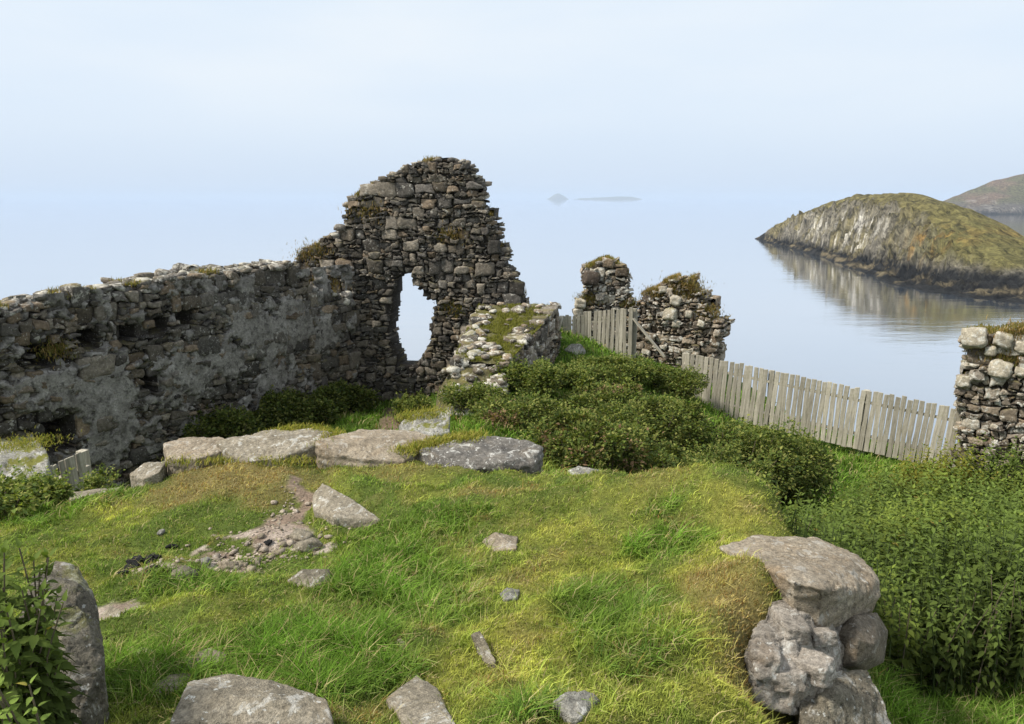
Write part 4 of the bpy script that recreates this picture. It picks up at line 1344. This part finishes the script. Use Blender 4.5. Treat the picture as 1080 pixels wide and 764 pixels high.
fence('little grey picket fence at the foot of the long wall', a[:2], b[:2], a[2] - 1.0, b[2] - 1.0, 8, 1.0, 64, wob=.02, post_at=(0, 1), leanf=lambda t: -.08, wscale=.95)

# ------------------------------------------------------------------ plants
def leaf_template(kind):
    if kind == 'small':      # folded diamond
        V = np.array([(0, 0, 0), (.32, .45, .10), (0, 1, -.05), (-.32, .45, .10), (0, .5, 0)], float)
        F3 = [(0, 1, 4), (4, 1, 2), (0, 4, 3), (4, 2, 3)]
    elif kind == 'nettle':   # toothed heart-shaped leaf, midrib fold, drooping tip
        out = [(.0, .0), (.22, .02), (.36, .16), (.33, .22), (.42, .3), (.35, .38), (.38, .46), (.28, .53), (.29, .62), (.18, .7), (.17, .79), (.08, .86), (0, 1.05)]
        V = []; m = len(out)
        rib = [(0, t, -.16 * t * t + .0) for t in np.linspace(0, 1.05, m)]
        out = [(x * .62, y) for (x, y) in out]
        for (x, y) in out: V.append((x, y, .22 * abs(x) - .22 * y * y))
        for (x, y) in out: V.append((-x, y, .22 * abs(x) - .22 * y * y))
        for r in rib: V.append((0, r[1], -.22 * r[1] ** 2 - .02))
        F3 = []
        for i in range(m - 1):
            F3 += [(i, i + 1, 2 * m + i + 1), (i, 2 * m + i + 1, 2 * m + i), (m + i + 1, m + i, 2 * m + i), (m + i + 1, 2 * m + i, 2 * m + i + 1)]
        V = np.array(V, float)
    elif kind == 'nettle_far':
        V = np.array([(0, 0, 0), (.2, .2, .06), (.25, .4, .04), (.14, .72, -.08), (0, 1.05, -.24), (-.14, .72, -.08), (-.25, .4, .04), (-.2, .2, .06), (0, .4, -.04), (0, .75, -.13)], float)
        F3 = [(0, 1, 8), (1, 2, 8), (2, 3, 9), (2, 9, 8), (3, 4, 9), (4, 5, 9), (5, 6, 9), (6, 8, 9), (6, 7, 8), (7, 0, 8)]
    return V, np.array(F3)
LT = {k: leaf_template(k) for k in ('small', 'nettle', 'nettle_far')}

def leaves(acc, kind, pos, az, pitch, roll, size, col):
    """one leaf per row: base position, compass heading, upward pitch, roll, length, colour"""
    T, F = LT[kind]
    n = len(pos)
    ca, sa = np.cos(az), np.sin(az); cp, sp = np.cos(pitch), np.sin(pitch)
    fwd = np.stack([ca * cp, sa * cp, sp], 1)
    side0 = np.stack([sa, -ca, np.zeros(n)], 1)
    up0 = np.cross(side0, fwd)
    cr, sr = np.cos(roll)[:, None], np.sin(roll)[:, None]
    side = side0 * cr + up0 * sr
    up = up0 * cr - side0 * sr
    s = np.asarray(size)[:, None, None]
    V = pos[:, None] + s * (T[None, :, 0:1] * side[:, None] + T[None, :, 1:2] * fwd[:, None] + T[None, :, 2:3] * up[:, None])
    k = len(T)
    Fa = (F[None] + (np.arange(n) * k)[:, None, None]).reshape(-1, 3)
    C = np.repeat(np.c_[col, np.ones(n)], k, 0)
    acc.add(V.reshape(-1, 3), Fa, None, C)

def tube(acc, pts, r0, r1, k=5, col=(.1, .12, .04, 1)):
    pts = np.array(pts, float); n = len(pts)
    rr = np.linspace(r0, r1, n)
    V = []
    for i in range(n):
        d = pts[min(i + 1, n - 1)] - pts[max(i - 1, 0)]
        d /= np.linalg.norm(d) + 1e-9
        a = np.cross(d, [0.3, .9, .1]); a /= np.linalg.norm(a); b_ = np.cross(d, a)
        for j in range(k):
            t = 2 * math.pi * j / k
            V.append(pts[i] + rr[i] * (math.cos(t) * a + math.sin(t) * b_))
    F = [(i * k + j, i * k + (j + 1) % k, (i + 1) * k + (j + 1) % k, (i + 1) * k + j) for i in range(n - 1) for j in range(k)]
    acc.add(V, None, F, col)

def nettle_arrays(rng, h, spread, kind, lsz, pairs, tint=(1, 1, 1)):
    """stem points and leaf rows of one nettle rooted at the origin"""
    lean = rng.uniform(-.2, .2, 2)
    stem = np.array([(lean[0] * h * t * t, lean[1] * h * t * t, h * t) for t in np.linspace(0, 1, 7)])
    pos, az, pi_, ro, sz, col = [], [], [], [], [], []
    a0 = rng.uniform(0, 6.28)
    for i in range(pairs):
        t = .12 + .88 * (i / (pairs - 1)) ** .85
        for sd in (0, 1):
            a = a0 + (i % 2) * math.pi / 2 + sd * math.pi + rng.normal(0, .35)
            s = lsz * (1.05 - .6 * max(0, t - .55) / .45) * rng.uniform(.75, 1.2) * (.7 + .5 * min(1, t / .4))
            c0 = np.array([lean[0] * h * t * t, lean[1] * h * t * t, h * t])
            st = lsz * .4 * (1.1 - .85 * t)
            pos.append(c0 + np.array([math.cos(a) * st, math.sin(a) * st, st * .3]))
            az.append(a); pi_.append(rng.normal(-.35 + 1.2 * max(0, t - .75) / .25, .25)); ro.append(rng.normal(0, .25)); sz.append(s)
            g = rng.uniform(.75, 1.25) 
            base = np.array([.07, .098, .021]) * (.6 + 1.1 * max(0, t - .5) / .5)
            if rng.random() < .012: base = np.array([.2, .17, .04])
            col.append(base * g * np.array(tint))
    return stem, np.array(pos), np.array(az), np.array(pi_), np.array(ro), np.array(sz), np.array(col)

def add_nettle(acc_l, acc_s, x, y, z, arr, kind, scale=1.0, rot=0.0, tint=None):
    stem, pos, az, pi_, ro, sz, col = arr
    c, s = math.cos(rot), math.sin(rot)
    R = np.array([[c, -s, 0], [s, c, 0], [0, 0, 1]])
    o = np.array([x, y, z])
    if tint is not None: col = col * tint
    leaves(acc_l, kind, pos * scale @ R.T + o, az + rot, pi_, ro, sz * scale, col)
    if acc_s is not None:
        tube(acc_s, stem * scale @ R.T + o, .005, .0025, 4, (.08, .11, .04, 1))

def nettle_bed():
    rng = np.random.default_rng(401)
    poly = [(2.02, 3.95), (2.5, 4.2), (3.4, 4.2), (5.2, 4.3), (9.5, 6), (9.5, 11.0), (7.3, 11.1), (5.9, 10.7), (4.75, 9.9), (3.5, 8.3), (2.6, 6.9), (1.75, 5.9), (1.75, 4.8)]
    var_n = [nettle_arrays(rng, .95, .2, 'nettle', .075, 18) for _ in range(6)]
    var_f = [nettle_arrays(rng, .85, .2, 'nettle_far', .075, 16) for _ in range(8)]
    al = Acc()
    pts = []
    tries = 0
    while tries < 22000:
        tries += 1
        x = rng.uniform(1.6, 9.5); y = rng.uniform(3.8, 11.2)
        if x / y > .82: continue
        if rng.random() > (7.5 / (y + 2)) ** .8: continue
        pts.append((x, y))
    pts = np.array(pts)
    pts = pts[in_poly(pts[:, 0], pts[:, 1], poly)]
    # thin out to a minimum spacing
    keep = []; cell = {}
    for i, (x, y) in enumerate(pts):
        dmin = .062 if y < 7 else .085
        k = (int(x / .15), int(y / .15)); bad = False
        for a in range(k[0] - 1, k[0] + 2):
            for b_ in range(k[1] - 1, k[1] + 2):
                for j in cell.get((a, b_), ()):
                    if (pts[j, 0] - x) ** 2 + (pts[j, 1] - y) ** 2 < dmin * dmin: bad = True
        if bad: continue
        cell.setdefault(k, []).append(i); keep.append(i)
    pts = pts[keep]
    hz = H(pts[:, 0], pts[:, 1])
    hn = fbm2(pts[:, 0], pts[:, 1], .9, 3, 61)
    tn = fbm2(pts[:, 0], pts[:, 1], 1.1, 3, 63)
    edge = poly_dist(pts[:, 0], pts[:, 1], poly)
    near = np.nonzero((pts[:, 1] < 5.0) & (edge < .3))[0][:26]
    nearset = set(near.tolist())
    for i, (x, y) in enumerate(pts):
        sc = (.95 + .4 * hn[i]) * (.7 + .3 * min(1, edge[i] / .35)) * rng.uniform(.85, 1.12)
        tint = np.array([1, 1, 1]) * (1 + .3 * tn[i]) * rng.uniform(.85, 1.15)
        if tn[i] > .2: tint = tint * np.array([1.15, 1.05, .9])
        if y > 9.6 and x < 6.2: tint = tint * np.array([1.35, 1.05, .85])
        if i in nearset:
            l = Acc(); s = Acc()
            root = empty('nettle_plant', (float(x), float(y), float(hz[i])), 'tall leafy nettle on the near edge of the nettle bed', 'nettle', 'nettles along the near edge of the bed')
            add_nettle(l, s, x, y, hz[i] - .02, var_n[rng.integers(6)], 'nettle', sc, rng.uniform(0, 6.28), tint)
            l.build('foliage', M['leaf'], root, True, root.location[:]); s.build('stem', M['stem'], root, True, root.location[:])
        else:
            nr = y < 5.6
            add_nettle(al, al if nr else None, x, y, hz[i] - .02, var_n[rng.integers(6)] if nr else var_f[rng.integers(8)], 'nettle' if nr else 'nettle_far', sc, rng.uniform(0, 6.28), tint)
    o = al.build('nettle_bed', M['leaf'])
    tag(o, 'thick bed of green nettles filling the hollow right of the mound', 'nettles', kind='stuff')
nettle_bed()

def left_nettles():
    rng = np.random.default_rng(77)
    for (pix, label, stems, lsz, tint) in [
        ((10, 764, 2.05), 'dark leafy nettle clump in front of the tall left boulder', [(20, 560, 2.2), (40, 580, 2.3), (5, 585, 2.15), (45, 620, 2.15), (12, 620, 2.1), (-10, 570, 2.2), (30, 650, 2.05), (0, 650, 2.0), (28, 566, 2.25), (55, 640, 2.2), (22, 600, 2.1), (-5, 610, 2.1), (15, 575, 2.3), (35, 610, 2.1), (8, 640, 2.2), (45, 660, 2.1), (60, 680, 2.15), (40, 562, 2.3), (50, 600, 2.25), (0, 575, 2.2), (30, 630, 2.05), (18, 690, 2.05), (52, 705, 2.1), (66, 650, 2.25), (25, 590, 2.2), (58, 615, 2.2), (38, 640, 2.15), (10, 665, 2.1), (50, 570, 2.35), (-2, 640, 2.1), (62, 700, 2.2), (35, 685, 2.1), (20, 640, 2.1), (48, 590, 2.25)], .085, 1.0),
        ((30, 790, 1.9), 'low pale green sprig of nettle at the bottom left corner', [(30, 700, 1.95), (55, 715, 1.95), (10, 715, 1.9), (40, 740, 1.85), (62, 745, 1.92), (15, 745, 1.85), (-5, 700, 1.9)], .065, 1.7)]:
        base = P(*pix)
        gz = float(H(np.array(base[0]), np.array(base[1])))
        root = empty('nettle_plant', (float(base[0]), float(base[1]), gz), label, 'nettle')
        l, s = Acc(), Acc()
        for (u, v, Y) in stems:
            tip = P(u, v, Y)
            b0 = np.array([base[0] + rng.normal(0, .04), base[1] + rng.normal(0, .04), gz])
            b0[:2] = b0[:2] * .4 + tip[:2] * .6
            h = tip[2] - b0[2]
            arr = nettle_arrays(rng, h, .2, 'nettle', lsz * .72, 20 if lsz > .07 else 11)
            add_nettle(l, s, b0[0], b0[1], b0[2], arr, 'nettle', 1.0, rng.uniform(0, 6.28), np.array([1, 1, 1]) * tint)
        l.build('foliage', M['leaf'], root, True, root.location[:]); s.build('stem', M['stem'], root, True, root.location[:])
left_nettles()

GREENS = np.array([(.085, .118, .027), (.11, .142, .032), (.16, .18, .043), (.058, .085, .024), (.2, .205, .06)])
BROWNL = np.array([(.2, .125, .07), (.26, .17, .1), (.16, .105, .06), (.13, .12, .04)])
def bush(name, label, u, vt, Y, rx, ry, h, n, leaf, seed, brown=0.0, cat='bush', group=None, lobes=20, dark=1.0, upright=0.0):
    rng = np.random.default_rng(seed)
    top = P(u, vt, Y)
    cx, cy = top[0], top[1]
    gz = float(H(np.array(cx), np.array(cy)))
    hh = max(h, top[2] - gz)
    root = empty(name, (float(cx), float(cy), gz), label, cat, group)
    lob = []
    for k in range(lobes):
        a = rng.uniform(0, 6.28); r = math.sqrt(rng.random()) * .9
        lr = rng.uniform(.16, .42)
        zc = hh * (1 - lr * .75) * (1 - .4 * r * r) * rng.uniform(.55, 1.08)
        zc = min(zc, hh * (.92 - lr * .9))
        lob.append((r * math.cos(a) * rx, r * math.sin(a) * ry, zc, lr * rx, lr * ry, lr * hh * .85))
    lob.append((0, 0, hh * .42, rx * .6, ry * .6, hh * .42))
    pos = []
    per = int(n * 1.45) // len(lob)
    nor = []
    for (x, y, z, a, b_, c_) in lob:
        d = rng.normal(size=(per, 3)); d /= np.linalg.norm(d, axis=1)[:, None]
        rr = rng.uniform(.6, 1.1, (per, 1)) ** .8 * (1 + .45 * fbm(d * 2.2 + seed * 3.1 + x, 3)[:, None])
        p = d * rr * np.array([a, b_, c_]) + np.array([x, y, z])
        pos.append(p); nor.append(d)
    pos = np.concatenate(pos); nor = np.concatenate(nor)
    wp = pos + np.array([cx, cy, gz])
    gh = H(wp[:, 0], wp[:, 1])
    m = wp[:, 2] > gh - .02
    wp, nor = wp[m], nor[m]
    k = len(wp)
    az = np.arctan2(nor[:, 1], nor[:, 0]) + rng.normal(0, .7, k)
    pit = np.arcsin(np.clip(nor[:, 2], -1, 1)) * .5 + rng.normal(0.05, .4, k) + upright
    col = GREENS[rng.integers(0, len(GREENS), k)] * rng.uniform(.7, 1.25, (k, 1)) * dark
    cl = fbm(wp / .35 + seed, 3)
    col = col * (1 + .5 * cl[:, None])
    if brown > 0:
        bm_ = (fbm(wp / .4 + 40 + seed, 3) + rng.normal(0, .12, k)) > (.42 - brown * .75)
        col[bm_] = BROWNL[rng.integers(0, len(BROWNL), bm_.sum())] * rng.uniform(.7, 1.2, (bm_.sum(), 1))
    l = Acc()
    leaves(l, 'small', wp, az, pit, rng.normal(0, .5, k), leaf * .85 * rng.uniform(.35, 1.6, k), col)
    # upright sprigs breaking the outline
    for (x, y, z, a, b_, c_) in lob:
        for q in range(5):
            dd = rng.normal(size=3) * .5 + np.array([0, 0, .8]); dd /= np.linalg.norm(dd)
            b0 = np.array([cx + x, cy + y, gz + z]) + dd * np.array([a, b_, c_]) * .85
            ln = rng.uniform(.06, .16); m_ = 14
            tt_ = rng.random(m_) ** .8
            pp = b0 + dd * (ln * tt_)[:, None] + rng.normal(0, .008, (m_, 3))
            cc = GREENS[rng.integers(0, len(GREENS), m_)] * rng.uniform(.9, 1.5, (m_, 1)) * dark
            if brown > .2 and rng.random() < .5: cc = BROWNL[rng.integers(0, len(BROWNL), m_)] * rng.uniform(.7, 1.2, (m_, 1))
            leaves(l, 'small', pp, rng.uniform(0, 6.28, m_), rng.normal(.5, .35, m_), rng.normal(0, .5, m_), leaf * .7 * rng.uniform(.5, 1.2, m_), cc)
    l.build('foliage', M['leaf'], root, True, root.location[:])
    s = Acc()
    for (x, y, z, a, b_, c_) in lob:
        e_ = np.array([cx + x, cy + y, gz + z + c_ * .6])
        b0 = np.array([cx + x * .3, cy + y * .3, float(H(np.array(cx + x * .3), np.array(cy + y * .3))) - .05])
        mid = (b0 + e_) / 2 + rng.normal(0, .04, 3)
        tube(s, [b0, mid, e_], .012, .004, 5)
    s.build('stem', M['stem'], root, True, root.location[:])
    return root

BG = 'bramble bushes on the bank below the gate'
B_list = [
    ('bramble_bush', 'leafy green bramble directly below the board gate', 642, 411, 12.8, .75, .6, .42, 9000, .05, 501, .0),
    ('bramble_bush', 'green bramble at the foot of the broken wall stub', 602, 412, 12.0, .42, .6, .35, 6500, .05, 502, .0),
    ('bramble_bush', 'dark bramble against the top end of the picket fence', 714, 397, 13.1, .55, .5, .5, 7000, .045, 503, .0),
    ('bramble_bush', 'wide bramble with dying brown stems in the middle of the bank', 648, 424, 10.8, .85, .7, .5, 10000, .048, 504, .03),
    ('bramble_bush', 'dense bramble left of the grass gap in the bank', 560, 424, 11.2, .6, .6, .5, 7000, .05, 505, .0),
    ('bramble_bush', 'deep green bramble on the near side of the grass gap', 690, 432, 9.6, .75, .65, .9, 10000, .046, 506, .0),
    ('bramble_bush', 'broad rounded dark bramble in front of the fence', 775, 440, 9.4, 1.0, .75, .95, 13000, .045, 507, .0),
    ('bramble_bush', 'rounded right end bramble next to the bright grass patch', 826, 458, 9.6, .55, .6, .8, 9000, .045, 508, .0),
    ('bramble_bush', 'front bramble just over the right crest of the mound', 735, 470, 8.0, .85, .7, .9, 12000, .045, 509, .0),
    ('bramble_bush', 'brown streaked bramble just over the middle of the crest', 625, 462, 8.2, .65, .6, .8, 9000, .045, 510, .15),
    ('bramble_bush', 'low green scrub left of the brown streaked bramble', 548, 440, 9.4, .6, .6, .45, 6000, .045, 511, .02),
    ('bramble_bush', 'small bramble at the foot of the white lichen stones', 500, 425, 10.2, .4, .4, .35, 3500, .045, 512, .0),
]
for (nm, lb, u, vt, Y, rx, ry, h, n, lf, sd, br) in B_list:
    bush(nm, lb, u, vt, Y, rx, ry, h, n, lf, sd, br, group=BG)
NG = 'dark nettle clumps along the foot of the long wall'
bush('nettle_clump', 'dark nettle clump under the lime render nearest the crest', 238, 430, 12.0, .7, .5, .45, 6500, .06, 521, .0, 'nettles', NG, dark=.8)
bush('nettle_clump', 'dark nettle clump between two others along the long wall', 298, 412, 13.0, .8, .5, .6, 8000, .06, 522, .0, 'nettles', NG, dark=.8)
bush('nettle_clump', 'dark nettle clump in the corner by the gable', 352, 406, 14.0, .7, .5, .6, 7000, .06, 523, .0, 'nettles', NG, dark=.8)
bush('shrub', 'grey green shrub growing by the little picket fence', 22, 518, 6.4, .26, .25, .3, 2200, .04, 531, .0, dark=1.1)
bush('shrub', 'thin leafy shrub right of the little picket fence', 100, 494, 7.4, .18, .18, .35, 1100, .045, 532, .0, dark=1.1)
bush('shrub', 'spiky green plants at the foot of the window hole', 436, 415, 13.0, .3, .25, .4, 2200, .05, 533, .0, upright=.6)
bush('shrub', 'low scrub spilling over the left edge of the mound', 15, 530, 5.6, .35, .3, .25, 2500, .045, 534, .0, dark=1.2)
bush('dead_bracken', 'brown withered bracken just behind the mound crest', 690, 497, 6.9, .22, .2, .35, 1200, .045, 541, 1.0)
bush('dead_bracken', 'pale withered stalks beside the crest slab', 605, 440, 9.2, .2, .2, .5, 900, .045, 542, 1.0)

# ------------------------------------------------------------------ grass
def blades(pos, h, w, az, lean, col, side_tilt=None):
    n = len(pos)
    d = np.stack([np.cos(az), np.sin(az), np.zeros(n)], 1)
    sd = np.stack([-np.sin(az + .6), np.cos(az + .6), np.zeros(n)], 1)
    def pt(t):
        return pos + d * (h * lean * t * t)[:, None] + np.stack([np.zeros(n), np.zeros(n), h * (t - .35 * np.minimum(lean, 1.3) * t * t)], 1)
    w2 = (w / 2)[:, None]
    p0, p1, p2 = pt(0), pt(.5), pt(1.0)
    V = np.stack([p0 - sd * w2, p0 + sd * w2, p1 + sd * w2 * .8, p1 - sd * w2 * .8, p2], 1).reshape(-1, 3)
    b_ = np.arange(n)[:, None] * 5
    F4 = b_ + np.array([[0, 1, 2, 3]]); F3 = b_ + np.array([[3, 2, 4]])
    c = np.concatenate([col, np.ones((n, 1))], 1)
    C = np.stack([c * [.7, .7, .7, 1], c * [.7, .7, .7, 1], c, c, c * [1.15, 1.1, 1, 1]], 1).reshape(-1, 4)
    return V, F3, F4, C

def hull2(p):
    p = sorted(map(tuple, p))
    def half(q):
        o = []
        for a in q:
            while len(o) > 1 and (o[-1][0] - o[-2][0]) * (a[1] - o[-2][1]) - (o[-1][1] - o[-2][1]) * (a[0] - o[-2][0]) <= 0: o.pop()
            o.append(a)
        return o[:-1]
    return half(p) + half(p[::-1])
ROCK_POLY = []
for c_, W_ in ROCKS:
    q_ = np.array(hull2(W_[:, :2])); m_ = q_.mean(0)
    ROCK_POLY.append(m_ + (q_ - m_) * .86)
def in_rocks(x, y):
    m = np.zeros(np.shape(x), bool)
    for q in ROCK_POLY:
        b = (x > q[:, 0].min()) & (x < q[:, 0].max()) & (y > q[:, 1].min()) & (y < q[:, 1].max())
        if b.any():
            i = np.nonzero(b)[0]
            m[i] |= in_poly(x[i], y[i], [tuple(v) for v in q])
    return m

def turf(n, seed, xr, yr):
    rng = np.random.default_rng(seed)
    # more blades close by: sample distance with a 1/Y falloff
    Y = yr[0] * (yr[1] / yr[0]) ** rng.random(n)
    X = Y * rng.uniform(-.74, .74, n)
    m = (X > xr[0]) & (X < xr[1]) & in_poly(X, Y, PLATEAU)
    X, Y = X[m], Y[m]
    c, dry, yel, lush, soil = turf_color(X, Y)
    keep = rng.random(len(X)) > sstep(.15, .5, soil) * .985
    keep &= ~in_rocks(X, Y)
    keep &= ~(in_poly(X, Y, PATH) & (rng.random(len(X)) < .85))
    X, Y, c, dry, yel, lush = X[keep], Y[keep], c[keep], dry[keep], yel[keep], lush[keep]
    k = len(X)
    Z = H(X, Y)
    cl = fbm2(X, Y, .12, 3, 81)
    tuft = sstep(.0, .35, fbm2(X, Y, .22, 3, 83))
    long_ = rng.random(k) < (.05 + .5 * lush ** 1.5) 
    h = np.where(long_, rng.uniform(.05, .105, k) * (.65 + .7 * lush + .35 * tuft * lush), rng.uniform(.012, .028, k) * (1 + .8 * lush + .3 * tuft))
    h = h * (1 + .5 * cl)
    h = np.where(Y > 7.5, rng.uniform(.06, .16, k), h)
    w = (.0036 + .0028 * lush * rng.random(k)) * np.maximum(1, Y / 3.4)
    az = rng.uniform(0, 6.28, k)
    lean = np.abs(rng.normal(.5, .45, k)) + .35 * long_
    v = rng.uniform(.5, 1.45, k) * (1 + .8 * cl) * (1 + .35 * fbm2(X, Y, .7, 3, 87))
    col = c * v[:, None]
    dead = rng.random(k) < (.07 + .2 * sstep(.05, .4, fbm2(X, Y, .15, 3, 95)) + .22 * dry)
    col[dead] = np.array([.46, .38, .2]) * rng.uniform(.6, 1.2, (dead.sum(), 1))
    rust = rng.random(k) < .3 * dry
    col[rust] = np.array([.33, .2, .07]) * rng.uniform(.6, 1.1, (rust.sum(), 1))
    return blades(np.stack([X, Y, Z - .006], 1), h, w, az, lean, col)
V, F3, F4, C = turf(400000, 601, (-6, 9.5), (2.0, 7.4))
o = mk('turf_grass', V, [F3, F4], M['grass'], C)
tag(o, 'short yellow green turf grass over the mound', 'grass', kind='stuff')
V, F3, F4, C = turf(110000, 602, (-7, 9.5), (7.2, 15.5))
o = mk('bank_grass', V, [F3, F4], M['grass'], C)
tag(o, 'green grass on the bank and courtyard below the ruins', 'grass', kind='stuff')

def wall_grass():
    rng = np.random.default_rng(620)
    parts = []
    def strip(wl, top, n, hr, cols, dens_seed, drange=(.0, 1.0), thr=.0, zoff=0.0):
        P_ = np.array(top); dd_ = np.abs(np.diff(P_, axis=0)); L = np.r_[0, np.cumsum(np.maximum(0, dd_[:, 0] - .25 * dd_[:, 1]) + 1e-6)]
        s = rng.uniform(0, L[-1], n)
        S = np.interp(s, L, P_[:, 0]); Zz = np.interp(s, L, P_[:, 1]) + zoff
        m = fbm2(S, Zz, .5, 3, dens_seed) > thr
        S, Zz = S[m], Zz[m]; k = len(S)
        pos = wl.w(S, Zz + rng.uniform(-.03, .03, k), -rng.uniform(drange[0], drange[1], k) * wl.th)
        c = np.array(cols)[rng.integers(0, len(cols), k)] * rng.uniform(.7, 1.2, (k, 1))
        parts.append((pos, rng.uniform(*hr, k), c))
    straw = [(.3, .2, .08), (.2, .16, .05), (.34, .24, .1), (.16, .15, .04)]
    moss = [(.16, .16, .04), (.22, .2, .05), (.12, .13, .03)]
    strip(WA, topA[:14], 7000, (.04, .11), straw + moss, 5, thr=.05)
    strip(WA, topA[15:], 3000, (.04, .12), straw + moss, 9, thr=-.1)
    strip(WG, topG, 3500, (.04, .1), straw, 12, thr=.1)
    strip(WE, topE, 2600, (.04, .1), straw + moss, 15, thr=.0)
    strip(WF, topF, 5000, (.05, .12), straw, 18, thr=-.15)
    strip(WR, topR, 2000, (.04, .09), straw + moss, 21, thr=.0)
    # grass tufts rooted in ledges on the wall faces
    for (wl, u, v, r, n, cols) in [(WA, 62, 370, .22, 500, moss + straw), (WG, 340, 302, .35, 900, straw), (WG, 330, 268, .3, 700, straw), (WG, 385, 225, .3, 400, straw), (WG, 475, 250, .25, 400, straw), (WG, 480, 325, .25, 500, moss + straw),
                                   (WE, 622, 315, .22, 900, moss + straw), (WE, 665, 322, .2, 700, moss + straw), (WF, 722, 305, .35, 1600, straw), (WF, 745, 330, .25, 700, straw), (WF, 690, 310, .2, 500, straw), (WR, 1060, 378, .3, 700, moss + straw), (WR, 1075, 352, .25, 500, straw)]:
        s, z = wl.px(u, v)
        S = s + rng.normal(0, r * .6, n); Zz = z + rng.normal(0, r * .3, n)
        pos = wl.w(S, Zz, rng.uniform(-.03, .06, n))
        c = np.array(cols)[rng.integers(0, len(cols), n)] * rng.uniform(.7, 1.2, (n, 1))
        parts.append((pos, rng.uniform(.04, .1, n), c))
    # turf on the top of the crumbling stub
    n = 11000
    t = rng.random(n); a = np.clip(rng.normal(.48, .3, n), 0, 1)
    keep_ = fbm2(a * 1.1, t * 3, .35, 3, 77) > -.08
    t, a = t[keep_], a[keep_]; n = len(t)
    nl, nr, fl, fr = np.array([-.86, 11.2]), np.array([-.05, 11.2]), np.array([-.6, 14.3]), np.array([.86, 14.25])
    l_ = nl + (fl - nl) * t[:, None]; r_ = nr + (fr - nr) * t[:, None]
    xy = l_ + (r_ - l_) * a[:, None]
    pos = np.concatenate([xy, (-2.32 + .42 * t - .02)[:, None]], 1)
    parts.append((pos, rng.uniform(.03, .07, n), np.array([.2, .2, .045]) * rng.uniform(.6, 1.2, (n, 1))))
    pos = np.concatenate([p[0] for p in parts]); h = np.concatenate([p[1] for p in parts]); c = np.concatenate([p[2] for p in parts])
    k = len(pos)
    V, F3, F4, C = blades(pos, h, np.full(k, .011), rng.uniform(0, 6.28, k), np.abs(rng.normal(.6, .4, k)), c)
    o = mk('wall_grass', V, [F3, F4], M['grass'], C)
    tag(o, 'straw coloured grass and moss growing on the ruined walls', 'grass', kind='stuff')
wall_grass()

def crest_moss():
    rng = np.random.default_rng(640)
    parts = []
    for (pts, n, wd, h) in [([(425, 476, 5.95), (450, 468, 6.1), (480, 463, 6.2), (505, 459, 6.3)], 2600, .06, .05), ([(345, 466, 6.1), (352, 458, 6.3), (330, 452, 6.5)], 900, .05, .05), ([(282, 457, 6.45), (318, 451, 6.55), (300, 453, 6.55)], 700, .05, .045),
                            ([(0, 470, 7.5), (44, 466, 7.7)], 1300, .14, .04), ([(428, 440, 7.75), (462, 433, 7.9)], 1100, .1, .045), ([(180, 486, 6.02), (240, 486, 6.0), (330, 486, 5.9)], 900, .05, .06)]:
        p = np.array([P(*q) for q in pts])
        L = np.r_[0, np.cumsum(np.linalg.norm(np.diff(p, axis=0), axis=1))]
        t = rng.uniform(0, L[-1], n)
        q = np.stack([np.interp(t, L, p[:, i]) for i in range(3)], 1) + rng.normal(0, 1, (n, 3)) * np.array([wd, wd, .012])
        q[:, 2] -= .01
        parts.append((q, rng.uniform(.4, 1.1, n) * h))
    pos = np.concatenate([a for a, b_ in parts]); h = np.concatenate([b_ for a, b_ in parts]); k = len(pos)
    c = np.array([(.3, .29, .05), (.2, .23, .045), (.36, .31, .09)])[rng.integers(0, 3, k)] * rng.uniform(.7, 1.2, (k, 1))
    V, F3, F4, C = blades(pos, h, np.full(k, .007), rng.uniform(0, 6.28, k), np.abs(rng.normal(.6, .4, k)), c)
    o = mk('moss', V, [F3, F4], M['grass'], C)
    tag(o, 'yellow moss and grass lying over the crest stones', 'moss', kind='stuff')
crest_moss()

def long_grass():
    rng = np.random.default_rng(655)
    n = 110000
    Y = 2.0 * (6.2 / 2.0) ** rng.random(n); X = Y * rng.uniform(-.74, .74, n)
    X += 0
    m = (X > -5) & (X < 4)
    X, Y = X[m], Y[m]
    c, dry, yel, lush, soil = turf_color(X, Y)
    tuft = sstep(.02, .3, fbm2(X, Y, .16, 3, 91))
    keep = (rng.random(len(X)) < lush * (.2 + .85 * tuft)) & (soil < .2) & ~in_rocks(X, Y) & (zsum(X, Y, Z_LUSH, .35, 3) > .3)
    X, Y, c = X[keep], Y[keep], c[keep]; k = len(X)
    h = rng.uniform(.05, .12, k); w = rng.uniform(.0045, .0075, k) * np.maximum(1, Y / 4)
    col = np.array([(.12, .21, .03), (.16, .25, .05), (.09, .17, .03), (.22, .26, .09)])[rng.integers(0, 4, k)] * rng.uniform(.7, 1.25, (k, 1))
    V, F3, F4, C = blades(np.stack([X, Y, H(X, Y) - .005], 1), h, w, rng.uniform(0, 6.28, k), np.abs(rng.normal(.9, .45, k)), col)
    o = mk('long_grass', V, [F3, F4], M['grass'], C)
    tag(o, 'longer bright green grass tufts in the hollows of the mound', 'grass', kind='stuff')
long_grass()
